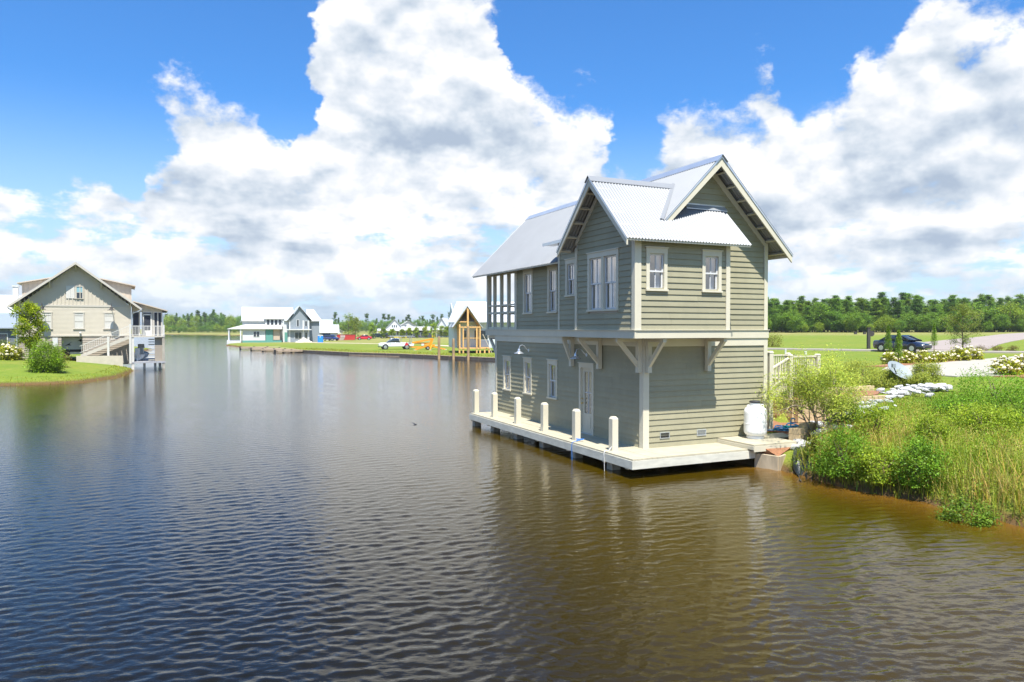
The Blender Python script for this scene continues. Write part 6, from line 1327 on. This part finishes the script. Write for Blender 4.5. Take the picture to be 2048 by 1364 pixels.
def conifer(x, y, h, seed, label, col=(.13, .24, .025), rad=.28):
    r = empty('young_conifer', (x, y, zg(x, y) - .03), 0, label, 'conifer'); rq = np.random.default_rng(seed); n = 2600; t = rq.random(n) ** .8; a = rq.uniform(0, 6.28, n); rr_ = rad * (1.02 - t) ** .7 * rq.uniform(.2, 1, n) * h / 2
    pt = np.stack([rr_ * np.cos(a), rr_ * np.sin(a), .35 * h * 0 + h * (.22 + .78 * t)], 1); v_, f_2 = leaves(pt, .09, rq, .3, .2); obj('foliage', np_mesh('foliage', v_, f_2, needlem, attr=tints(n, rq, col, .25, .08)), r)
    b = MB(); b.tube([(0, 0, 0), (.01, 0, h * .5), (0, 0, h * .95)], [.035, .025, .008], 7); b.build('trunk', bark, r, True)
for (px, py, h, sd, lb) in ((1776, 715, 2.0, 1, 'young conifer before the rear of the navy car'), (1797, 730, 2.1, 2, 'young conifer before the middle of the navy car'), (1868, 706, 2.1, 3, 'young conifer right of the navy car')):
    p = at(px, py, 1.55); conifer(p[0], p[1], h * (1 if py > 720 else 1.2), sd, lb)
def branchy(name, x, y, h, w, seed, label, col, nleaf, leaf, cat='tree', base=.22, group=None, asp=.4, mat=None, dens=1.0):
    r = empty(name, (x, y, zg(x, y) - .05), 0, label, cat, group); rq = np.random.default_rng(seed); rd = random.Random(seed); b = MB(); tip = []
    tr = [V(rd.gauss(0, .02) * h * k, rd.gauss(0, .02) * h * k, h * k) for k in np.linspace(0, .96, 7)]; tr[0] = V(0, 0, 0); b.tube(tr, [h * .017 * (1 - .13 * k) for k in range(7)], 8)
    for i in range(int(26 * dens)):
        t = base + (1 - base) * (i + rd.random()) / int(26 * dens); p = tr[min(5, int(t * 6))] + (tr[min(6, int(t * 6) + 1)] - tr[min(5, int(t * 6))]) * (t * 6 % 1); a = i * 2.4 + rd.uniform(-.5, .5)
        prof = math.sin(math.pi * min(1, max(.06, (t - base) / (1 - base) * .82 + .14))) ** .8; L = w / 2 * prof * rd.uniform(.65, 1.1); q = p + V(math.cos(a) * L, math.sin(a) * L, L * rd.uniform(.15, .7)); m = (p + q) / 2 + V(0, 0, L * .05)
        b.tube([p, m, q], [h * .006, h * .004, h * .0015], 5); tip += [p * .35 + q * .65, q, m + V(rd.gauss(0, L * .2), rd.gauss(0, L * .2), L * .12), q * .8 + p * .2 + V(rd.gauss(0, L * .25), rd.gauss(0, L * .25), rd.gauss(0, L * .15))]
    b.build('trunk', bark, r); tip = np.array(tip); k = rq.integers(0, len(tip), nleaf); pt = tip[k] + rq.normal(size=(nleaf, 3)) * w * .06; v_, f_2 = leaves(pt, leaf, rq, asp, 1.2)
    ck = 1 + rq.normal(0, .2, len(tip)); obj('crown', np_mesh('crown', v_, f_2, mat or leafm, attr=np.clip(tints(nleaf, rq, col, .2, .08) * np.repeat(np.clip(ck[k], .5, 1.5), 4)[:, None], .003, .9)), r); return r
p = at(1925, 712, 1.55); branchy('young_oak', p[0], p[1], 4.1, 2.7, 12, 'young open crowned oak by the driveway before the wood', (.19, .25, .065), 6500, .11)
p = at(1545, 697, 1.55); shrub('round_shrub', p[0], p[1], .9, .8, 140, 'round olive shrub beside the road at the boathouse corner', col=(.16, .17, .03), nc=50, per=40, leaf=.13)
for i, (px, lb) in enumerate(((1962, 'left grass tuft by the kerb'), (1993, 'middle grass tuft by the kerb'), (2026, 'right grass tuft by the kerb'))):
    p = at(px, 704, 1.6); shrub('kerb_tuft', p[0], p[1], .5, .3, 150 + i, 'small brownish ' + lb, 'grass tuft', col=(.14, .12, .04), nc=24, per=30, leaf=.16, asp=.15)
# left bank planting
p = at(92, 752, .35); shrub('round_bush', p[0], p[1], 1.0, 1.1, 160, 'big round green bush on the left lawn by the water', 'bush', (.17, .30, .018), 150, 80, .13, .4, bottom=.35, lift=.78)
p = at(140, 745, .4); p = at(112, 738, .6); shrub('wispy_bush', p[0], p[1], .85, .85, 161, 'wispy brownish bush growing out behind the round green bush', 'bush', (.20, .17, .07), 40, 40, .12, .25)
p = at(58, 715, 1.25); branchy('young_maple', p[0] + .75, p[1] - 1.0, 4.9, 2.4, 14, 'young lime green tree before the left corner of the greige house', (.25, .34, .018), 10000, .15, asp=.6)
for i, (px, py, rx, rz, lb, col) in enumerate(((10, 712, 1.4, .95, 'clipped hedge shrub at the left edge below the cottage', (.11, .16, .02)), (32, 708, 1.0, .85, 'hedge shrub beside the left corner of the greige house', (.11, .15, .02)))):
    p = at(px, py, 1.2); shrub('hedge_shrub', p[0], p[1], rx, rz, 170 + i, lb, col=col, nc=70, per=50, leaf=.14)
for i, (px, py, s, lb) in enumerate(((8, 718, 1.7, 'white hydrangea at the left edge below the hedge'), (27, 716, 1.5, 'white hydrangea below the second hedge shrub'), (88, 705, 1.6, 'white hydrangea showing above the round bush'))):
    p = at(px, py, 1.2); hydrangea(p[0], p[1], s, 180 + i, lb)
# far lawn planting
for i, (px, py, h, w_, lb, col) in enumerate(((697, 679, 7.6, 5.6, 'broad green tree behind the red waste container', (0.173, 0.263, 0.045)), (711, 679, 6.6, 5.0, 'second broad green tree right behind the waste container', (0.203, 0.263, 0.041)), (745, 677, 5.2, 3.0, 'slim light green tree right of the red car', (0.203, 0.324, 0.051)),
        (767, 677, 3.6, 2.2, 'young tree among the parked dark cars', (0.182, 0.284, 0.041)), (784, 677, 3.0, 2.4, 'young tree before the white cottage', (0.203, 0.304, 0.041)), (804, 677, 3.0, 2.4, 'young tree at the left end of the dark slate house', (0.182, 0.263, 0.041)), (819, 676.5, 3.6, 1.9, 'slim young tree at the left third of the slate house', (0.243, 0.344, 0.041)), (833, 676.5, 3.7, 2.0, 'slim young tree at the middle of the slate house', (0.243, 0.344, 0.041)),
        (850, 676.5, 3.8, 2.6, 'rounder young tree at the right of the slate house', (0.263, 0.344, 0.041)), (867, 676.5, 5.0, 3.2, 'light green tree right of the slate house', (0.263, 0.385, 0.051)), (884, 675, 4.2, 3.2, 'leafy tree before the pale cottage', (0.223, 0.324, 0.041)), (893, 675, 4.0, 3.0, 'leafy tree between pale cottage and timber cottage', (0.203, 0.304, 0.041)), (902, 675, 3.8, 3.0, 'leafy tree at the left edge of the timber cottage', (0.203, 0.324, 0.041)), (899, 660, 4.5, 2.6, 'thin light tree rising before the timber cottage roof', (0.243, 0.344, 0.061)))):
    p = at(px, py if py > 662 else 676, FZ); branchy('lawn_tree', p[0], p[1], h, w_, 200 + i, lb, col, 1700, .30, asp=.6, dens=.8, group='young trees on the far lawn', base=.12)
for i, (px, py, rx, rz, lb) in enumerate(((584, 683, 1.7, 1.4, 'dark green bush beside the white house'), (612, 681, 1.3, 1.1, 'bush between the white house and the sand heap'), (674, 678, 1.6, 1.0, 'yellowish bush before the white sheds'))):
    p = at(px, py, FZ); shrub('garden_bush', p[0], p[1], rx, rz, 230 + i, lb, 'bush', (0.182, 0.284, 0.041) if i < 2 else (0.446, 0.405, 0.041), 40, 30, .26)

# woods: every tree its own object, crowns shared between copies
def pine_mesh(seed, h, col):
    rq = np.random.default_rng(seed); nb = 80; t = np.sort(rq.uniform(.06, 1, nb)); a = rq.uniform(0, 6.28, nb); L = h * .22 * (1.04 - t) ** .85 * rq.uniform(.55, 1.15, nb); L = np.minimum(L, h * .07 + h * .5 * t)
    C = []; W_ = []
    for i in range(nb):
        for s in (.45, .75, 1.0): C.append((math.cos(a[i]) * L[i] * s, math.sin(a[i]) * L[i] * s, h * t[i] + L[i] * s * .25)); W_.append(.6 + .6 * rq.random())
    C.append((0, 0, h * .98)); W_.append(1); C = np.array(C); W_ = np.array(W_); n = 6500; k = rq.integers(0, len(C), n); pt = C[k] + rq.normal(size=(n, 3)) * V(.26, .26, .16)[None] * h / 13
    v_, f_2 = leaves(pt, .36 * h / 13, rq, .34, 1.2); tt = tints(n, rq, col, .2, .07) * np.repeat(W_[k], 4)[:, None]; return np_mesh('crown', v_, f_2, needlem, attr=np.clip(tt, .004, .6))
def broad_mesh(seed, h, col):
    rq = np.random.default_rng(seed); nc = 60; c = clumps(nc, 1.0, rq, 1.0, .0, .6) * V(h * .30, h * .30, h * .42)[None]; c[:, 2] += h * .56; n = 4200; k = rq.integers(0, nc, n); pt = c[k] + rq.normal(size=(n, 3)) * h * .06
    v_, f_2 = leaves(pt, .038 * h, rq, .65, 1.3); W_ = rq.uniform(.6, 1.3, nc); return np_mesh('crown', v_, f_2, leafm, attr=np.clip(tints(n, rq, col, .18, .08) * np.repeat(W_[k], 4)[:, None], .004, .6))
b = MB(); b.tube([(0, 0, -.5), (.05, 0, 5), (0, .05, 11.5)], [.17, .13, .03], 7); trunk_me = b.mesh('trunk', bark)
PINES = [pine_mesh(300 + i, 13, c) for i, c in enumerate(((.13, .25, .04), (.15, .285, .042), (.11, .225, .05), (.18, .30, .042)))]
BROADS = [broad_mesh(320 + i, 11, c) for i, c in enumerate(((.15, .275, .034), (.21, .31, .038), (.12, .24, .042)))]
SPIRE = []
def pine_tall(seed, h, col):
    rq = np.random.default_rng(seed); nb = 16; t = np.sort(rq.uniform(.55, 1, nb)); C = []
    for i in range(nb): a = rq.uniform(0, 6.28); L = h * .13 * (1.25 - t[i]) ** .4 * rq.uniform(.4, 1.1); C += [(math.cos(a) * L, math.sin(a) * L, h * t[i]), (math.cos(a) * L * .5, math.sin(a) * L * .5, h * t[i])]
    C = np.array(C); n = 900; k = rq.integers(0, len(C), n); pt = C[k] + rq.normal(size=(n, 3)) * V(.42, .42, .28)[None]; v_, f_2 = leaves(pt, .75, rq, .5, .3); return np_mesh('crown', v_, f_2, needlem, attr=tints(n, rq, col, .2, .06))
SPIRE = [pine_tall(340 + i, 17, (.085, .15, .045)) for i in range(3)]
rw_ = random.Random(99)
def tree_copy(name, me, x, y, s, label, cat, group, parts=True, sz=1.0):
    z = zg(x, y) - .1
    if parts:
        r = empty(name, (x, y, z), rw_.uniform(0, 6.28), label, cat, group); w = s * rw_.uniform(1.35, 2.0); r.scale = (w, w * rw_.uniform(.9, 1.1), s * sz)
        obj('crown', me, r); obj('trunk', trunk_me, r)
    else:
        o = obj(name, me); o.location = (x, y, z); o.rotation_euler = (0, 0, rw_.uniform(0, 6.28)); o.scale = (s, s, s * sz); tag(o, label, cat, group)
for row in range(5):
    for i in range(50):
        px = 1500 + i * 12.2 + rw_.uniform(-8, 8) + row * 5; Y = 222 + row * 8 + rw_.uniform(-4, 4); X = (px - 1024) / FPX * Y
        if rw_.random() < (.30 if row == 0 else .18): tree_copy('broadleaf_tree', rw_.choice(BROADS), X, Y, rw_.uniform(.55, .85), 'bushy broadleaf tree in the wood beyond the right meadow', 'tree', 'broadleaf trees in the right wood')
        else: tree_copy('pine_tree', rw_.choice(PINES), X, Y, rw_.uniform(.52, .82) + .035 * row + (.13 if rw_.random() < .12 else 0), 'tall pine in the wood beyond the right meadow', 'tree', 'pines in the right wood')
for i in range(44):
    px = 1510 + i * 13.5 + rw_.uniform(-9, 9); Y = 214 + rw_.uniform(-3, 6); tree_copy('thicket_bush', rw_.choice(BROADS), (px - 1024) / FPX * Y, Y, rw_.choice((.22, .28, .35, .45, .6, .72)) * rw_.uniform(.9, 1.1), 'low thicket bush at the foot of the right wood', 'bush', 'bushes at the foot of the right wood', False, .8)
# wood across the lake: a closed mass, with the single trees that stand out of it
def mass(px0, px1, Y0, Y1, n, s0, s1):
    out = []
    for i in range(n):
        px = px0 + (px1 - px0) * (i + rw_.random()) / n; Y = rw_.uniform(Y0, Y1); out.append(((px - 1024) / FPX * Y, Y, rw_.uniform(s0, s1)))
    return out
for (x, y, s) in mass(322, 486, 545, 640, 46, .95, 1.35) + mass(600, 912, 520, 640, 84, .62, .98):
    broad = rw_.random() < .55; tree_copy('distant_tree', rw_.choice(BROADS if broad else PINES), x, y, s, 'distant tree in the closed wood across the lake', 'tree', 'trees of the distant wood', False)
for (x, y, s) in mass(330, 480, 500, 540, 26, .35, .6): tree_copy('distant_bush', rw_.choice(BROADS), x, y, s, 'distant low bush along the far shore', 'bush', 'bushes along the far shore', False)
for (px, top) in ((670, 623), (703, 632), (734, 625), (768, 627), (777, 628), (785, 631), (818, 627), (812, 632), (846, 631), (866, 627), (883, 627), (900, 624), (396, 620), (410, 622), (425, 624), (448, 627), (640, 640), (655, 640), (352, 632), (377, 630)):
    Y = 560; h = (HZ - top) / FPX * Y + CAMH - 1.0; tree_copy('emergent_pine', SPIRE[int(px) % 3], (px - 1024) / FPX * Y, Y, h / 17, 'tall pine standing out above the distant wood', 'tree', 'tall pines above the distant wood', False)

# ------------------------------------------------------------------ summer haze over lake and meadow
hm = D.materials.new('haze'); hm.use_nodes = True; hm.node_tree.nodes.clear(); HN = NT(hm.node_tree)
ho = HN.new('ShaderNodeOutputMaterial'); pv = HN.new('ShaderNodeVolumePrincipled'); pv.inputs['Color'].default_value = (.86, .92, 1, 1); pv.inputs['Density'].default_value = .00014; pv.inputs['Anisotropy'].default_value = .2
HN.l.new(pv.outputs[0], ho.inputs['Volume'])
b = MB(); b.box(-2700, 2700, -70, 4300, -3.2, 22); tag(b.build('haze', hm), kind='stuff')
